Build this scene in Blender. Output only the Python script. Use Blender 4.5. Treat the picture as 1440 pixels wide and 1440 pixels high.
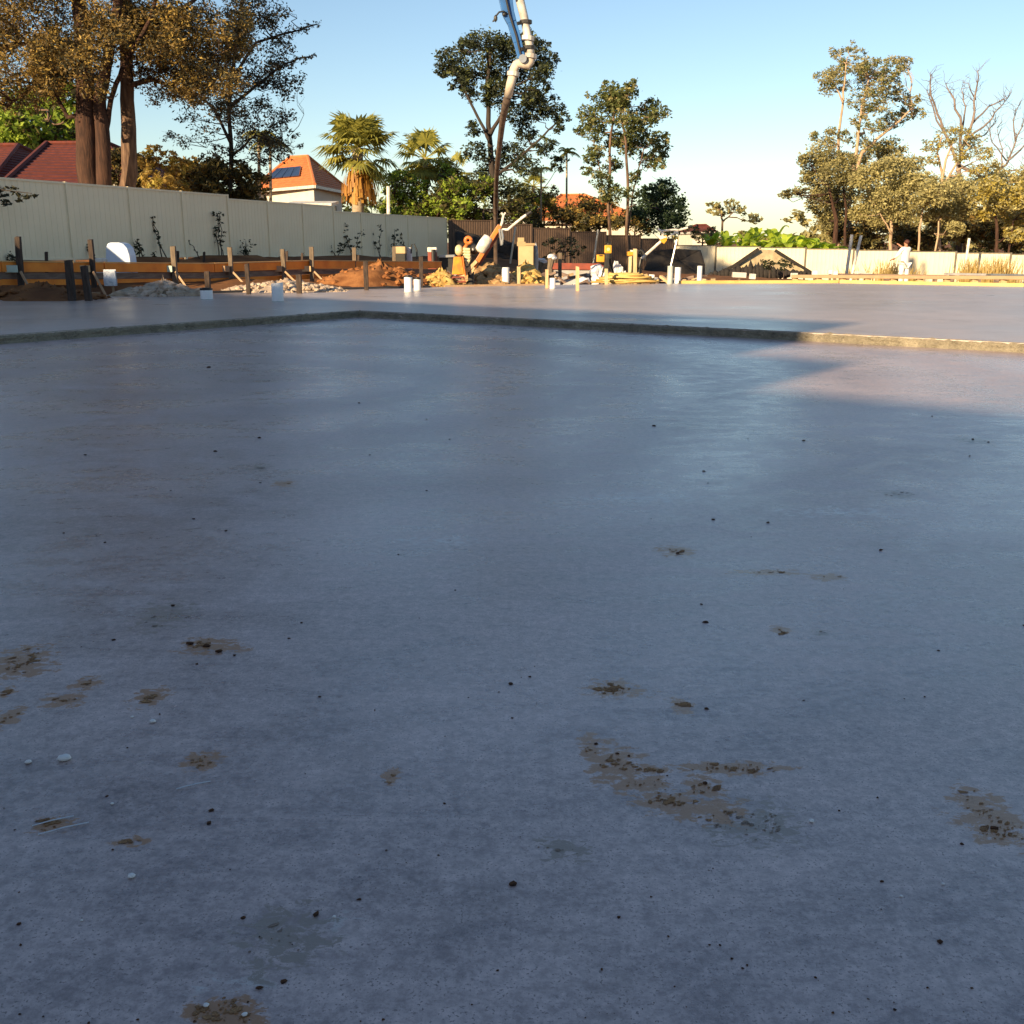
import bpy, bmesh, math, random
import numpy as np
from mathutils import Vector, Matrix, Euler
R = math.radians
random.seed(7); rng = np.random.default_rng(7)
S = bpy.context.scene
C = S.collection
for o in list(bpy.data.objects): bpy.data.objects.remove(o)

# ------------------------------------------------------------------ camera, sky, sun, exposure
CAM_Z = 1.25; F = 1443.0; PITCH = math.atan((720-340)/F)
cam_d = bpy.data.cameras.new('camera'); cam = bpy.data.objects.new('camera', cam_d); C.objects.link(cam)
cam.location = (0, 0, CAM_Z); cam.rotation_euler = (math.pi/2-PITCH, 0, 0)
cam_d.sensor_fit = 'HORIZONTAL'; cam_d.sensor_width = 36; cam_d.lens = 36*F/1440
cam_d.clip_start = 0.05; cam_d.clip_end = 3000
S.camera = cam
SUN_AZ = R(37)            # shadows run 37 degrees right of straight ahead
SUN_EL = R(17)
D = Vector((math.sin(SUN_AZ), math.cos(SUN_AZ), 0)); PR = Vector((D.y, -D.x, 0))
w = bpy.data.worlds.new('World'); S.world = w; w.use_nodes = True
wn = w.node_tree.nodes; wl = w.node_tree.links
sky = wn.new('ShaderNodeTexSky'); sky.sky_type = 'NISHITA'; sky.sun_disc = False
sky.sun_elevation = SUN_EL; sky.sun_rotation = math.pi+SUN_AZ
sky.air_density = 1.0; sky.dust_density = 0.35; sky.ozone_density = 1.9; sky.altitude = 60
wl.new(sky.outputs[0], wn['Background'].inputs[0]); wn['Background'].inputs[1].default_value = 0.078
sd = bpy.data.lights.new('sun', 'SUN'); sun = bpy.data.objects.new('sun', sd); C.objects.link(sun)
sd.energy = 5.0; sd.angle = R(0.53); sd.color = (1.0, 0.76, 0.46)
sv = Vector((D.x*math.cos(SUN_EL), D.y*math.cos(SUN_EL), -math.sin(SUN_EL)))
sun.rotation_euler = sv.to_track_quat('-Z', 'Y').to_euler(); sun.location = (-30, -40, 30)
S.view_settings.view_transform = 'Standard'; S.view_settings.look = 'None'
S.view_settings.exposure = 1.06; S.view_settings.gamma = 1.0
S.view_settings.use_curve_mapping = False

# ------------------------------------------------------------------ helpers
ct, st_ = math.cos(PITCH), math.sin(PITCH)
def ray(px, py):
    u = (px-720)/F; v = (py-720)/F
    return Vector((u, ct-v*st_, -st_-v*ct))
def at(px, py, Y):
    d = ray(px, py); return Vector((0, 0, CAM_Z)) + d*(Y/d.y)
def flat(px, py, z=0.0):
    d = ray(px, py); return Vector((0, 0, CAM_Z)) + d*((z-CAM_Z)/d.z)
def ppm(Y): return F*1.034/Y          # pixels per metre at depth Y

def tag(o, label=None, cat=None, group=None, kind=None):
    if label: o['label'] = label
    if cat: o['category'] = cat
    if group: o['group'] = group
    if kind: o['kind'] = kind
    return o
def empty(name, loc, label, cat, group=None, rz=0):
    o = bpy.data.objects.new(name, None); o.empty_display_size = .2; C.objects.link(o)
    o.location = loc; o.rotation_euler = (0, 0, rz)
    return tag(o, label, cat, group)

class MB:
    def __init__(s): s.v = []; s.f = []
    def add(s, vs, fs):
        b = len(s.v); s.v += [tuple(v) for v in vs]; s.f += [tuple(i+b for i in f) for f in fs]; return s
    def box(s, c, size, rot=None):
        x, y, z = size[0]/2, size[1]/2, size[2]/2
        vs = [Vector((a*x, b*y, d*z)) for d in (-1, 1) for b in (-1, 1) for a in (-1, 1)]
        if rot is not None: vs = [rot @ v for v in vs]
        c = Vector(c)
        return s.add([v+c for v in vs], [(0,2,3,1),(4,5,7,6),(0,1,5,4),(2,6,7,3),(0,4,6,2),(1,3,7,5)])
    def bar(s, a, b, wx, wy, up=Vector((0,0,1))):
        a, b = Vector(a), Vector(b); d = (b-a); L = d.length; d.normalize()
        if abs(d.dot(up)) > .99: up = Vector((0,1,0))
        sx = d.cross(up).normalized(); sy = sx.cross(d)
        M = Matrix((sx, sy, d)).transposed()
        return s.box((a+b)/2, (wx, wy, L), M)
    def tube(s, pts, rad, n=8, cap=True):
        pts = [Vector(p) for p in pts]
        if not hasattr(rad, '__len__'): rad = [rad]*len(pts)
        rings = []; prev = None
        for i, p in enumerate(pts):
            t = (pts[min(i+1, len(pts)-1)]-pts[max(i-1, 0)])
            if t.length < 1e-9: t = Vector((0,0,1))
            t.normalize()
            if prev is None:
                a = Vector((1,0,0)) if abs(t.x) < .9 else Vector((0,1,0))
            else: a = prev
            x = (a - t*a.dot(t)).normalized(); y = t.cross(x); prev = x
            rings.append([p + (x*math.cos(2*math.pi*k/n)+y*math.sin(2*math.pi*k/n))*rad[i] for k in range(n)])
        vs = [v for r in rings for v in r]; fs = []
        for i in range(len(pts)-1):
            for k in range(n):
                k2 = (k+1) % n
                fs.append((i*n+k, i*n+k2, (i+1)*n+k2, (i+1)*n+k))
        if cap:
            fs.append(tuple(range(n-1, -1, -1))); fs.append(tuple((len(pts)-1)*n+k for k in range(n)))
        return s.add(vs, fs)
    def lump(s, c, r, jit=.25, sub=1):
        bm = bmesh.new(); bmesh.ops.create_icosphere(bm, subdivisions=sub, radius=1)
        vs = []
        for v in bm.verts:
            k = 1+random.uniform(-jit, jit)
            vs.append((c[0]+v.co.x*r[0]*k, c[1]+v.co.y*r[1]*k, c[2]+v.co.z*r[2]*k))
        fs = [tuple(x.index for x in f.verts) for f in bm.faces]; bm.free()
        return s.add(vs, fs)
    def build(s, name, mat, parent=None, smooth=False, loc=None, bevel=0):
        """links one mesh; vertices are in world space, shifted so that they sit right under parent / loc"""
        me = bpy.data.meshes.new(name)
        org = Vector(loc) if loc is not None else Vector((0,0,0))
        if parent is not None:
            pm = pm_world(parent); inv = pm.inverted()
            vs = [tuple(inv @ Vector(v)) for v in s.v]
        else:
            vs = [tuple(Vector(v)-org) for v in s.v]
        me.from_pydata(vs, [], s.f); me.validate(); me.update()
        if smooth: me.polygons.foreach_set('use_smooth', [True]*len(me.polygons))
        me.materials.append(M[mat] if isinstance(mat, str) else mat)
        o = bpy.data.objects.new(name, me); C.objects.link(o)
        if parent is not None: o.parent = parent
        else: o.location = org
        if bevel:
            b = o.modifiers.new('bevel', 'BEVEL'); b.width = bevel; b.segments = 2; b.limit_method = 'ANGLE'
        return o
def pm_world(o):
    m = Matrix.LocRotScale(o.location, o.rotation_euler, o.scale)
    return m if o.parent is None else pm_world(o.parent) @ m

# ------------------------------------------------------------------ materials
M = {}
def mat(name, col, rough=.7, col2=None, scale=8, bump=0, metal=0, spec=.4, stretch=(1,1,1), detail=6, bscale=None, lo=.35, hi=.65):
    m = bpy.data.materials.new(name); m.use_nodes = True; nt = m.node_tree; b = nt.nodes['Principled BSDF']
    b.inputs['Roughness'].default_value = rough; b.inputs['Metallic'].default_value = metal
    b.inputs['Specular IOR Level'].default_value = spec
    b.inputs['Base Color'].default_value = (*col, 1)
    tc = nt.nodes.new('ShaderNodeTexCoord'); mp = nt.nodes.new('ShaderNodeMapping'); mp.inputs['Scale'].default_value = stretch
    nt.links.new(tc.outputs['Object'], mp.inputs[0])
    if col2 is None: col2 = tuple(c*.78 for c in col)
    n = nt.nodes.new('ShaderNodeTexNoise'); n.inputs['Scale'].default_value = scale; n.inputs['Detail'].default_value = detail
    nt.links.new(mp.outputs[0], n.inputs[0])
    r = nt.nodes.new('ShaderNodeValToRGB'); r.color_ramp.elements[0].position = lo; r.color_ramp.elements[1].position = hi
    r.color_ramp.elements[0].color = (*col, 1); r.color_ramp.elements[1].color = (*col2, 1)
    nt.links.new(n.outputs[0], r.inputs[0]); nt.links.new(r.outputs[0], b.inputs['Base Color'])
    if bump:
        n2 = nt.nodes.new('ShaderNodeTexNoise'); n2.inputs['Scale'].default_value = bscale or scale*4; n2.inputs['Detail'].default_value = 5
        nt.links.new(mp.outputs[0], n2.inputs[0])
        bp = nt.nodes.new('ShaderNodeBump'); bp.inputs['Strength'].default_value = bump; bp.inputs['Distance'].default_value = .02
        nt.links.new(n2.outputs[0], bp.inputs['Height']); nt.links.new(bp.outputs[0], b.inputs['Normal'])
    M[name] = m; return m
def leafmat(name, c1, c2, trans=.35, rough=.55):
    m = bpy.data.materials.new(name); m.use_nodes = True; nt = m.node_tree; b = nt.nodes['Principled BSDF']
    out = nt.nodes['Material Output']
    a = nt.nodes.new('ShaderNodeAttribute'); a.attribute_name = 'var'
    mx = nt.nodes.new('ShaderNodeMix'); mx.data_type = 'RGBA'
    mx.inputs[6].default_value = (*c1, 1); mx.inputs[7].default_value = (*c2, 1)
    nt.links.new(a.outputs['Fac'], mx.inputs[0]); nt.links.new(mx.outputs[2], b.inputs['Base Color'])
    b.inputs['Roughness'].default_value = rough; b.inputs['Specular IOR Level'].default_value = .3
    tr = nt.nodes.new('ShaderNodeBsdfTranslucent'); nt.links.new(mx.outputs[2], tr.inputs[0])
    ms = nt.nodes.new('ShaderNodeMixShader'); ms.inputs[0].default_value = trans
    nt.links.new(b.outputs[0], ms.inputs[1]); nt.links.new(tr.outputs[0], ms.inputs[2]); nt.links.new(ms.outputs[0], out.inputs[0])
    M[name] = m; return m

mat('dirt', (.26,.12,.05), .95, (.13,.06,.03), .9, .6, bscale=9, spec=.1)
mat('mound', (.36,.16,.06), .95, (.20,.08,.03), 2.5, .8, bscale=14, spec=.1)
mat('grass_dirt', (.22,.18,.08), .95, (.15,.10,.05), .5, .5, spec=.1)
mat('pale_gravel', (.52,.42,.33), .9, (.34,.25,.18), 6, .5, spec=.1)
mat('yellow_chip', (.58,.42,.16), .9, (.40,.24,.07), 5, .4, spec=.1)
mat('rubble', (.50,.33,.16), .9, (.24,.14,.07), 5, .4, spec=.1)
mat('fence_left', (.88,.75,.52), .45, (.83,.70,.48), 1.2, .05, spec=.35)
mat('fence_cream', (.62,.55,.40), .5, (.56,.49,.35), 1.2, .05)
mat('fence_post_dark', (.10,.085,.06), .6)
mat('fence_brown', (.15,.092,.06), .8, (.09,.058,.04), 6, .2, stretch=(6,6,.6))
mat('lvl_orange', (.90,.28,.03), .6, (.72,.19,.02), 3, .08, stretch=(1,1,1))
mat('lvl_top_lit', (.74,.40,.14), .6, (.60,.30,.10), 3)  # yellower beam top: the sunlight on it is put into the colour
mat('old_board', (.24,.17,.13), .85, (.15,.10,.08), 4, .3, stretch=(1,1,6))
mat('stake_dark', (.075,.05,.038), .9, (.035,.025,.02), 6, .4, stretch=(4,4,.8))
mat('stake_grey', (.19,.145,.10), .9, (.12,.09,.065), 6, .4, stretch=(4,4,.8))
mat('timber_pale', (.62,.44,.24), .75, (.50,.33,.17), 5, .2, stretch=(5,5,.8))
mat('timber_yellow', (.70,.50,.17), .7, (.56,.36,.11), 2, .15)
mat('timber_brace', (.40,.26,.15), .8, (.34,.22,.13), 5, .3)
mat('bracket_green', (.42,.55,.44), .6, (.50,.58,.50), 10)
mat('pvc', (.82,.83,.84), .35, (.74,.75,.76), 5)
mat('pvc_grey', (.46,.48,.44), .5, (.36,.38,.34), 5)
mat('black_plastic', (.018,.018,.02), .45)
mat('mesh_dark', (.03,.024,.02), .9, (.018,.015,.013), 12, .2)
mat('membrane', (.02,.02,.024), .5, (.035,.035,.04), 4)
mat('foam_blue', (.62,.72,.84), .6, (.56,.66,.80), 3)
mat('white_paint', (.78,.75,.68), .5, (.52,.46,.38), 6, .08)
mat('paper_white', (.72,.75,.80), .7, (.50,.55,.62), 14, lo=.5, hi=.6)
mat('orange_paint', (.78,.20,.02), .45, (.38,.14,.05), 7, .1)
mat('amber_paint', (.80,.30,.02), .45, (.50,.17,.03), 6, .1)
mat('red_paint', (.30,.065,.035), .6, (.18,.05,.035), 4)
mat('engine_cream', (.66,.58,.36), .5, (.5,.42,.22), 9)
mat('steel', (.50,.50,.48), .35, (.40,.40,.38), 5, metal=.8)
mat('dark_metal', (.035,.033,.03), .5)
mat('card', (.55,.40,.22), .85, (.46,.32,.17), 3)
mat('grey_bag', (.40,.39,.38), .8, (.30,.29,.29), 3, .2)
mat('white_bag', (.74,.72,.72), .7, (.60,.58,.60), 4, .3)
mat('level_yellow', (.72,.36,.03), .5, (.6,.28,.02), 4)
mat('blue_paint', (.025,.14,.40), .45, (.018,.09,.27), 3)
mat('pump_pipe', (.60,.57,.52), .5, (.36,.32,.28), 4, .2)
mat('hose', (.17,.115,.085), .8, (.07,.05,.04), 4, .3)
mat('hose_pale', (.60,.52,.42), .6, (.46,.38,.29), 4)
mat('tile_red', (.15,.030,.017), .8, (.09,.02,.013), 5, .3)
mat('tile_orange', (.56,.19,.06), .8, (.46,.14,.045), 4, .2)
mat('render_cream', (.66,.60,.50), .8, (.60,.54,.44), 2)
mat('brick', (.30,.15,.10), .85, (.22,.10,.07), 8, .2)
mat('glass_dark', (.03,.035,.04), .08, spec=.6)
mat('solar', (.015,.02,.045), .12, spec=.6)
mat('gutter', (.62,.58,.50), .5)
mat('bark_dark', (.075,.036,.022), .95, (.03,.015,.011), 5, .9, stretch=(3,3,.5), bscale=9)
mat('bark_brown', (.20,.125,.08), .95, (.085,.05,.035), 5, .8, stretch=(3,3,.5), bscale=9)
mat('bark_pale', (.50,.36,.23), .9, (.30,.20,.13), 4, .5, stretch=(3,3,.6))
mat('bark_black', (.055,.042,.034), .95, (.03,.022,.018), 5, .6, stretch=(3,3,.5))
mat('deadwood', (.24,.185,.155), .95, (.15,.11,.095), 4, .4)
mat('palm_trunk', (.42,.34,.24), .9, (.28,.21,.14), 6, .5, stretch=(1,1,6))
mat('skirt', (.50,.28,.07), .9, (.32,.15,.04), 6, .5)
leafmat('leaf_bronze', (.30,.19,.055), (.13,.095,.036), .35)
leafmat('leaf_gold', (.58,.40,.10), (.24,.165,.05), .4)
leafmat('leaf_fine', (0.069,0.060,0.030), (0.032,0.037,0.023), .25)
leafmat('leaf_lime', (0.409,0.503,0.065), (0.186,0.278,0.037), .5)
leafmat('leaf_dark', (0.044,0.053,0.022), (0.020,0.027,0.015), .25)
leafmat('leaf_gum', (0.157,0.165,0.047), (0.073,0.098,0.034), .35)
leafmat('leaf_round', (0.049,0.077,0.031), (0.028,0.050,0.022), .3)
leafmat('leaf_olive', (.42,.36,.145), (.20,.185,.08), .35)
leafmat('leaf_sage', (.54,.47,.20), (.28,.26,.12), .35)
leafmat('leaf_yellow', (.58,.46,.10), (.30,.25,.06), .4)
leafmat('leaf_hedge', (0.116,0.096,0.031), (0.043,0.043,0.019), .3)
leafmat('leaf_palm', (0.446,0.409,0.084), (0.205,0.214,0.055), .45)
leafmat('leaf_banana', (0.629,0.726,0.070), (0.315,0.461,0.060), .5)
leafmat('leaf_vine', (0.054,0.060,0.026), (0.024,0.031,0.017), .3)
leafmat('leaf_dry', (0.620,0.465,0.186), (0.403,0.295,0.109), .4)
mat('skin', (.42,.20,.12), .6); mat('cloth_white', (.82,.80,.76), .8, (.74,.72,.68), 6); mat('hair', (.09,.03,.02), .7)
mat('cloth_dark', (.03,.03,.035), .85)
mat('clod', (.13,.06,.03), .95, (.035,.022,.018), 60, .5, spec=.1)
mat('mud', (.42,.24,.12), .95, (.22,.12,.065), 40, .8, bscale=160, spec=.1)
mat('mud_grey', (.32,.25,.20), .95, (.22,.17,.14), 45, .7, bscale=160, spec=.1)
mat('pebble', (.75,.73,.70), .7, (.62,.60,.57), 20)
mat('wire', (.52,.54,.58), .45, metal=.2)

def concrete(name, dark, light, edge=False, rough=(.42,.62), wet=0.0, bump=.45, soft=False, stains=None):
    m = bpy.data.materials.new(name); m.use_nodes = True; nt = m.node_tree; L = nt.links.new; b = nt.nodes['Principled BSDF']
    N = nt.nodes.new
    tc = N('ShaderNodeTexCoord')
    def noise(scale, det=6, stretch=(1,1,1), rot=0, rg=.55, dist=0):
        mp = N('ShaderNodeMapping'); mp.inputs['Scale'].default_value = stretch; mp.inputs['Rotation'].default_value = (0,0,rot)
        L(tc.outputs['Object'], mp.inputs[0]); n = N('ShaderNodeTexNoise'); n.inputs['Scale'].default_value = scale
        n.inputs['Detail'].default_value = det; n.inputs['Roughness'].default_value = rg; n.inputs['Distortion'].default_value = dist
        L(mp.outputs[0], n.inputs[0]); return n.outputs[0]
    def mr(x, a, b_, c, d):
        q = N('ShaderNodeMapRange'); q.inputs[1].default_value = a; q.inputs[2].default_value = b_
        q.inputs[3].default_value = c; q.inputs[4].default_value = d; L(x, q.inputs[0]); return q.outputs[0]
    def math_(op, a, b_):
        q = N('ShaderNodeMath'); q.operation = op
        for i, x in enumerate((a, b_)):
            if isinstance(x, (int, float)): q.inputs[i].default_value = x
            else: L(x, q.inputs[i])
        return q.outputs[0]
    big = noise(.45, 5, dist=.8); swirl = noise(1.1, 6, (1,3.2,1), R(-20), .65, 1.6); mid = noise(5, 9, rg=.68); fine = noise(60, 7, rg=.75)
    speck = noise(150, 3, rg=.6); grain = noise(28, 7, rg=.72)
    if soft: mid = noise(.25, 4); fine = noise(2.0, 5); swirl = noise(.3, 5, (1,3,1), R(-20), .5, .6)
    v = math_('ADD', mr(big, .3, .7, 0, .36), mr(swirl, .32, .68, 0, .36))
    if not soft and not edge:
        wm = N('ShaderNodeMapping'); wm.inputs['Location'].default_value = (3.2, -9.0, 0); L(tc.outputs['Object'], wm.inputs[0])
        wv = N('ShaderNodeTexWave'); wv.wave_type = 'RINGS'; wv.rings_direction = 'Z'; wv.inputs['Scale'].default_value = .22; wv.inputs['Distortion'].default_value = 9; wv.inputs['Detail'].default_value = 4; wv.inputs['Detail Scale'].default_value = .6; wv.inputs['Detail Roughness'].default_value = .6
        L(wm.outputs[0], wv.inputs[0]); swirl = math_('ADD', math_('MULTIPLY', swirl, .84), math_('MULTIPLY', wv.outputs['Fac'], .16))
    v = math_('ADD', v, mr(mid, .38, .62, 0, .28)); v = math_('ADD', v, mr(fine, .40, .60, 0, .26))
    if not soft: v = math_('ADD', math_('MULTIPLY', v, .80), mr(grain, .40, .60, 0, .30))
    rp = N('ShaderNodeValToRGB'); rp.color_ramp.elements[0].position = .2; rp.color_ramp.elements[1].position = 1.05
    rp.color_ramp.elements[0].color = (*dark, 1); rp.color_ramp.elements[1].color = (*light, 1); L(v, rp.inputs[0])
    # dark pores and pale grit
    mx = N('ShaderNodeMix'); mx.data_type = 'RGBA'; mx.inputs[7].default_value = (dark[0]*.45, dark[1]*.42, dark[2]*.4, 1)
    L(math_('MULTIPLY', mr(speck, .57, .63, 0, 1), mr(grain, .42, .56, 0, .8)), mx.inputs[0]); L(rp.outputs[0], mx.inputs[6])
    mx2 = N('ShaderNodeMix'); mx2.data_type = 'RGBA'; mx2.inputs[7].default_value = (.17,.12,.085, 1)
    br = noise(.8, 7, rg=.65, dist=.4); L(math_('MULTIPLY', mr(br, .54, .72, 0, .55), mr(noise(12, 6, rg=.7), .42, .6, 0, 1)), mx2.inputs[0])
    L(mx.outputs[2], mx2.inputs[6]); last = mx2.outputs[2]
    for col, lst in (stains or {}).items():
        acc = None
        for cx, cy, wx, wy, amt in lst:
            q1 = N('ShaderNodeVectorMath'); q1.operation = 'SUBTRACT'; L(tc.outputs['Object'], q1.inputs[0]); q1.inputs[1].default_value = (cx, cy, 0)
            q2 = N('ShaderNodeVectorMath'); q2.operation = 'MULTIPLY'; L(q1.outputs[0], q2.inputs[0]); q2.inputs[1].default_value = (1/wx, 1/wy, 0)
            q3 = N('ShaderNodeVectorMath'); q3.operation = 'LENGTH'; L(q2.outputs[0], q3.inputs[0])
            e = mr(q3.outputs['Value'], 0, 1.5, amt, 0)
            acc = e if acc is None else math_('MAXIMUM', acc, e)
        nz = math_('ADD', math_('MULTIPLY', noise(22, 6, (1,1.6,1), R(15), .7, .4), 1.5), math_('MULTIPLY', grain, .5))
        fac = mr(math_('ADD', acc, math_('MULTIPLY', math_('SUBTRACT', nz, 1.0), 2.5)), .40, .64, 0, .95)
        fac = math_('MULTIPLY', fac, mr(acc, .02, .25, 0, 1))
        mz = N('ShaderNodeMix'); mz.data_type = 'RGBA'; mz.inputs[7].default_value = (*col, 1); L(fac, mz.inputs[0]); L(last, mz.inputs[6]); last = mz.outputs[2]
    L(last, b.inputs['Base Color'])
    L(mr(math_('ADD', swirl, mid), .75, 1.25, rough[0], rough[1]), b.inputs['Roughness'])
    b.inputs['Specular IOR Level'].default_value = .5+wet
    h = math_('ADD', math_('MULTIPLY', fine, .6), math_('ADD', math_('MULTIPLY', mid, .8), math_('MULTIPLY', grain, 1.0))); h = math_('ADD', h, math_('MULTIPLY', swirl, .3))
    bp = N('ShaderNodeBump'); bp.inputs['Strength'].default_value = .9 if edge else bump; bp.inputs['Distance'].default_value = .03 if edge else .003
    L(h, bp.inputs['Height']); L(bp.outputs[0], b.inputs['Normal'])
    M[name] = m
SMEARS = ((28,928,54,26,150),(88,985,40,14,50),(122,961,26,12,40),(212,980,36,16,70),(284,1070,34,16,70),(285,908,40,14,60),(75,1160,40,14,70),(182,1183,34,8,36),(318,1425,66,36,190),(550,1092,16,14,26),(858,968,46,14,130),(958,992,24,14,60),(865,1075,52,36,120),(915,1083,34,10,70),(1040,1080,74,12,140),(945,1128,70,22,150),(985,1108,36,22,60),(1050,1155,90,44,130,True),(1098,887,22,8,40),(1375,1130,36,30,60),(1405,1168,56,30,140),(950,775,34,10,30),(1262,695,46,8,40,True),(1372,620,40,8,18,True),(10,1010,24,20,40),(830,1050,20,30,26),(365,658,24,6,14,True),(400,680,20,6,10),(1080,805,70,5,34),(1165,812,34,6,18),(8,975,16,10,20),(230,865,60,26,40,True),(400,1320,90,60,60,True),(790,1195,60,20,22,True),(1020,1165,50,20,40,True),(1155,890,20,8,14,True),(1000,1140,70,22,40),(900,1102,60,18,40),(1085,1160,60,34,40,True),(1020,1080,110,10,30),(870,972,60,10,30),(1395,1150,70,40,30),(20,940,70,20,30),(300,910,60,14,20))
def smear_dims(px, py, wpx, hpx):
    c_ = flat(px, py); k = F/math.hypot(c_.y, CAM_Z); return c_, wpx/k/2, abs(flat(px, py-hpx/2).y-flat(px, py+hpx/2).y)/2
st_brown, st_grey = [], []; st_pale = [(*smear_dims(*a)[0].xy, smear_dims(*a)[1], smear_dims(*a)[2], .62) for a in ((215,862,110,34),(385,1330,130,80),(330,1390,120,50),(470,1300,70,40),(900,700,200,14),(1180,720,220,16),(620,760,160,14))]
for a in SMEARS:
    c_, W, H = smear_dims(*a[:4]); (st_grey if len(a) > 5 else st_brown).append((c_.x, c_.y, W*1.55, H*1.8, .86 if len(a) > 5 else 1.12))
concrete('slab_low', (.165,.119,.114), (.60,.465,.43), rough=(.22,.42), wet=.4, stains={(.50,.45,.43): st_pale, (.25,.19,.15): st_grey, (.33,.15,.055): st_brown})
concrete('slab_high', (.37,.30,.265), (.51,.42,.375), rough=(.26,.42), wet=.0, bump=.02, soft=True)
concrete('slab_edge', (.10,.085,.06), (.36,.31,.22), edge=True, rough=(.8,.95))

# ------------------------------------------------------------------ slabs and ground
A = Vector((-.6,-.8,0)); B = Vector((.82,-.575,0)).normalized()
c0 = flat(505, 446)
a0 = flat(0, 484); A = Vector((a0.x-c0.x, a0.y-c0.y, 0)).normalized()
b0 = flat(1440, 496); B = Vector((b0.x-c0.x, b0.y-c0.y, 0)).normalized()
ZU = .108
outer_px = [(-260,434),(0,421),(95,418),(160,415),(285,415.5),(300,411.5),(420,408.5),(600,404),(700,401.5),(880,399.5),(960,398.5),(1180,398),(1440,403),(1750,411)]
outer = [flat(x, y, ZU) for x, y in outer_px]
def wob(i, amp): return amp*math.sin(i*1.7)+amp*.6*math.sin(i*4.1+1)
# lower slab: one flat sheet with thickness
q = [c0+(-A-B)*.6, c0+A*34-B*.6, c0+A*34+B*36, c0+B*36-A*.6]
mb = MB(); mb.add([(*p.xy, 0) for p in q]+[(*p.xy, -.3) for p in q], [(0,1,2,3),(7,6,5,4),(0,4,5,1),(1,5,6,2),(2,6,7,3),(3,7,4,0)])
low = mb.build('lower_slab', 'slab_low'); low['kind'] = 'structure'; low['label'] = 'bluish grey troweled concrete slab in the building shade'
# upper slab
poly = [c0, c0+B*36] + [p for p in reversed(outer)] + [c0+A*34]
mb = MB(); n = len(poly); mb.add([(*p.xy, ZU) for p in poly]+[(*p.xy, -.35) for p in poly], [tuple(range(n)), tuple(range(2*n-1, n-1, -1))]+[(i, i+n, (i+1) % n+n, (i+1) % n) for i in range(n)])
bm = bmesh.new()
for v in mb.v: bm.verts.new(v)
bm.verts.ensure_lookup_table()
for f in mb.f: bm.faces.new([bm.verts[i] for i in f])
bmesh.ops.triangulate(bm, faces=[f for f in bm.faces if len(f.verts) > 4]); bmesh.ops.recalc_face_normals(bm, faces=bm.faces)
me = bpy.data.meshes.new('upper_slab'); bm.to_mesh(me); bm.free(); me.materials.append(M['slab_high'])
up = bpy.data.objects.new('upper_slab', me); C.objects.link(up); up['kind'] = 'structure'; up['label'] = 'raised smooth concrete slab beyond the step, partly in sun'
# rough broken step face along both edges
def step_face(p0, d, L, nrm, name):
    mb = MB(); n = int(L/.05); vs = []; fs = []
    for i in range(n+1):
        p = p0 + d*(L*i/n)
        j = random.gauss(0, .003)+wob(i*.13, .002)+.004
        lip = ZU+.004+random.uniform(-.001, .003)+max(0, random.gauss(-.006, .007))
        rows = [(-.05, ZU+.003), (-.012+j*.5, lip), (.006+j, ZU-.016+random.uniform(-.008,.004)), (.008+j+random.gauss(0,.004), .068), (.008+random.gauss(0,.004), .04), (.012+random.gauss(0,.004), .016), (.018+random.uniform(0,.012), -.004)]
        for o_, z in rows: vs.append(p+nrm*o_+Vector((0,0,z)))
    k = 7
    for i in range(n):
        for r in range(k-1): fs.append((i*k+r, (i+1)*k+r, (i+1)*k+r+1, i*k+r+1))
    mb.add(vs, fs); o = mb.build(name, 'slab_edge', up); return o
nA = Vector((-A.y, A.x, 0)); nA = nA if nA.dot(B) > 0 else -nA
nB = Vector((-B.y, B.x, 0)); nB = nB if nB.dot(A) > 0 else -nB
step_face(c0, A, 22, nA, 'step_face'); step_face(c0, B, 20, nB, 'step_face')

# fence lines on the ground
fl0 = at(34, 340, 25.0); fl1 = at(628, 340, 51.9); fl0.z = fl1.z = 0
fd = (fl1-fl0).normalized(); fn = Vector((fd.y, -fd.x, 0))     # fn points to the site
fr0 = at(948, 340, 59.8); fr1 = at(1440, 340, 51.0); fr0.z = fr1.z = 0
frd = (fr1-fr0).normalized()
ctrl = []
zedge = [.1,.1,.1,.1,.1,.1,.08,.02,-.02,-.08,-.15,-.45,-.6,-.7]
for p, z in zip(outer, zedge): ctrl.append((p.x, p.y, z-.02))
for px, Y, z in ((-150,20.5,.4),(0,22.3,.36),(150,24.5,.33),(300,27.5,.28),(450,30,.15),(560,33,.05),(640,36,.0),(760,40,-.05),(880,42,-.25)): p = at(px,340,Y); ctrl.append((p.x,p.y,z))
fence_len = (fl1-fl0).length
for t, z in ((-20,.9),(-10,.86),(0,.84),(4,.84),(8,.82),(12,.75),(16,.72),(20,.6),(25,.58),(fence_len,.55)):
    for off in (-3, 0.15): p = fl0+fd*t+fn*off; ctrl.append((p.x,p.y,z))
for t in (0, .33, .66, 1):
    p = fl1.lerp(fr0, t); ctrl.append((p.x, p.y, .5+(-.8-.5)*t)); ctrl.append((p.x, p.y+4, .5+(-.8-.5)*t))
frl = (fr1-fr0).length
for t in (0,.25,.5,.75,1,1.3): p = fr0+frd*frl*t; ctrl += [(p.x,p.y,-.78-.36*t),(p.x+1.5,p.y+4,-.78-.36*t)]
ctrl += [(-60,100,.8),(-20,90,.7),(0,120,.2),(60,110,-1),(70,50,-1.1),(-60,30,.9),(-40,60,.8),(0,-40,0),(-40,-20,.5),(40,-20,-.5),(-25,-30,.2),(30,-40,-.2)]
ctrl = np.array(ctrl)
pin = np.array([(p.x, p.y) for p in poly])
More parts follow.
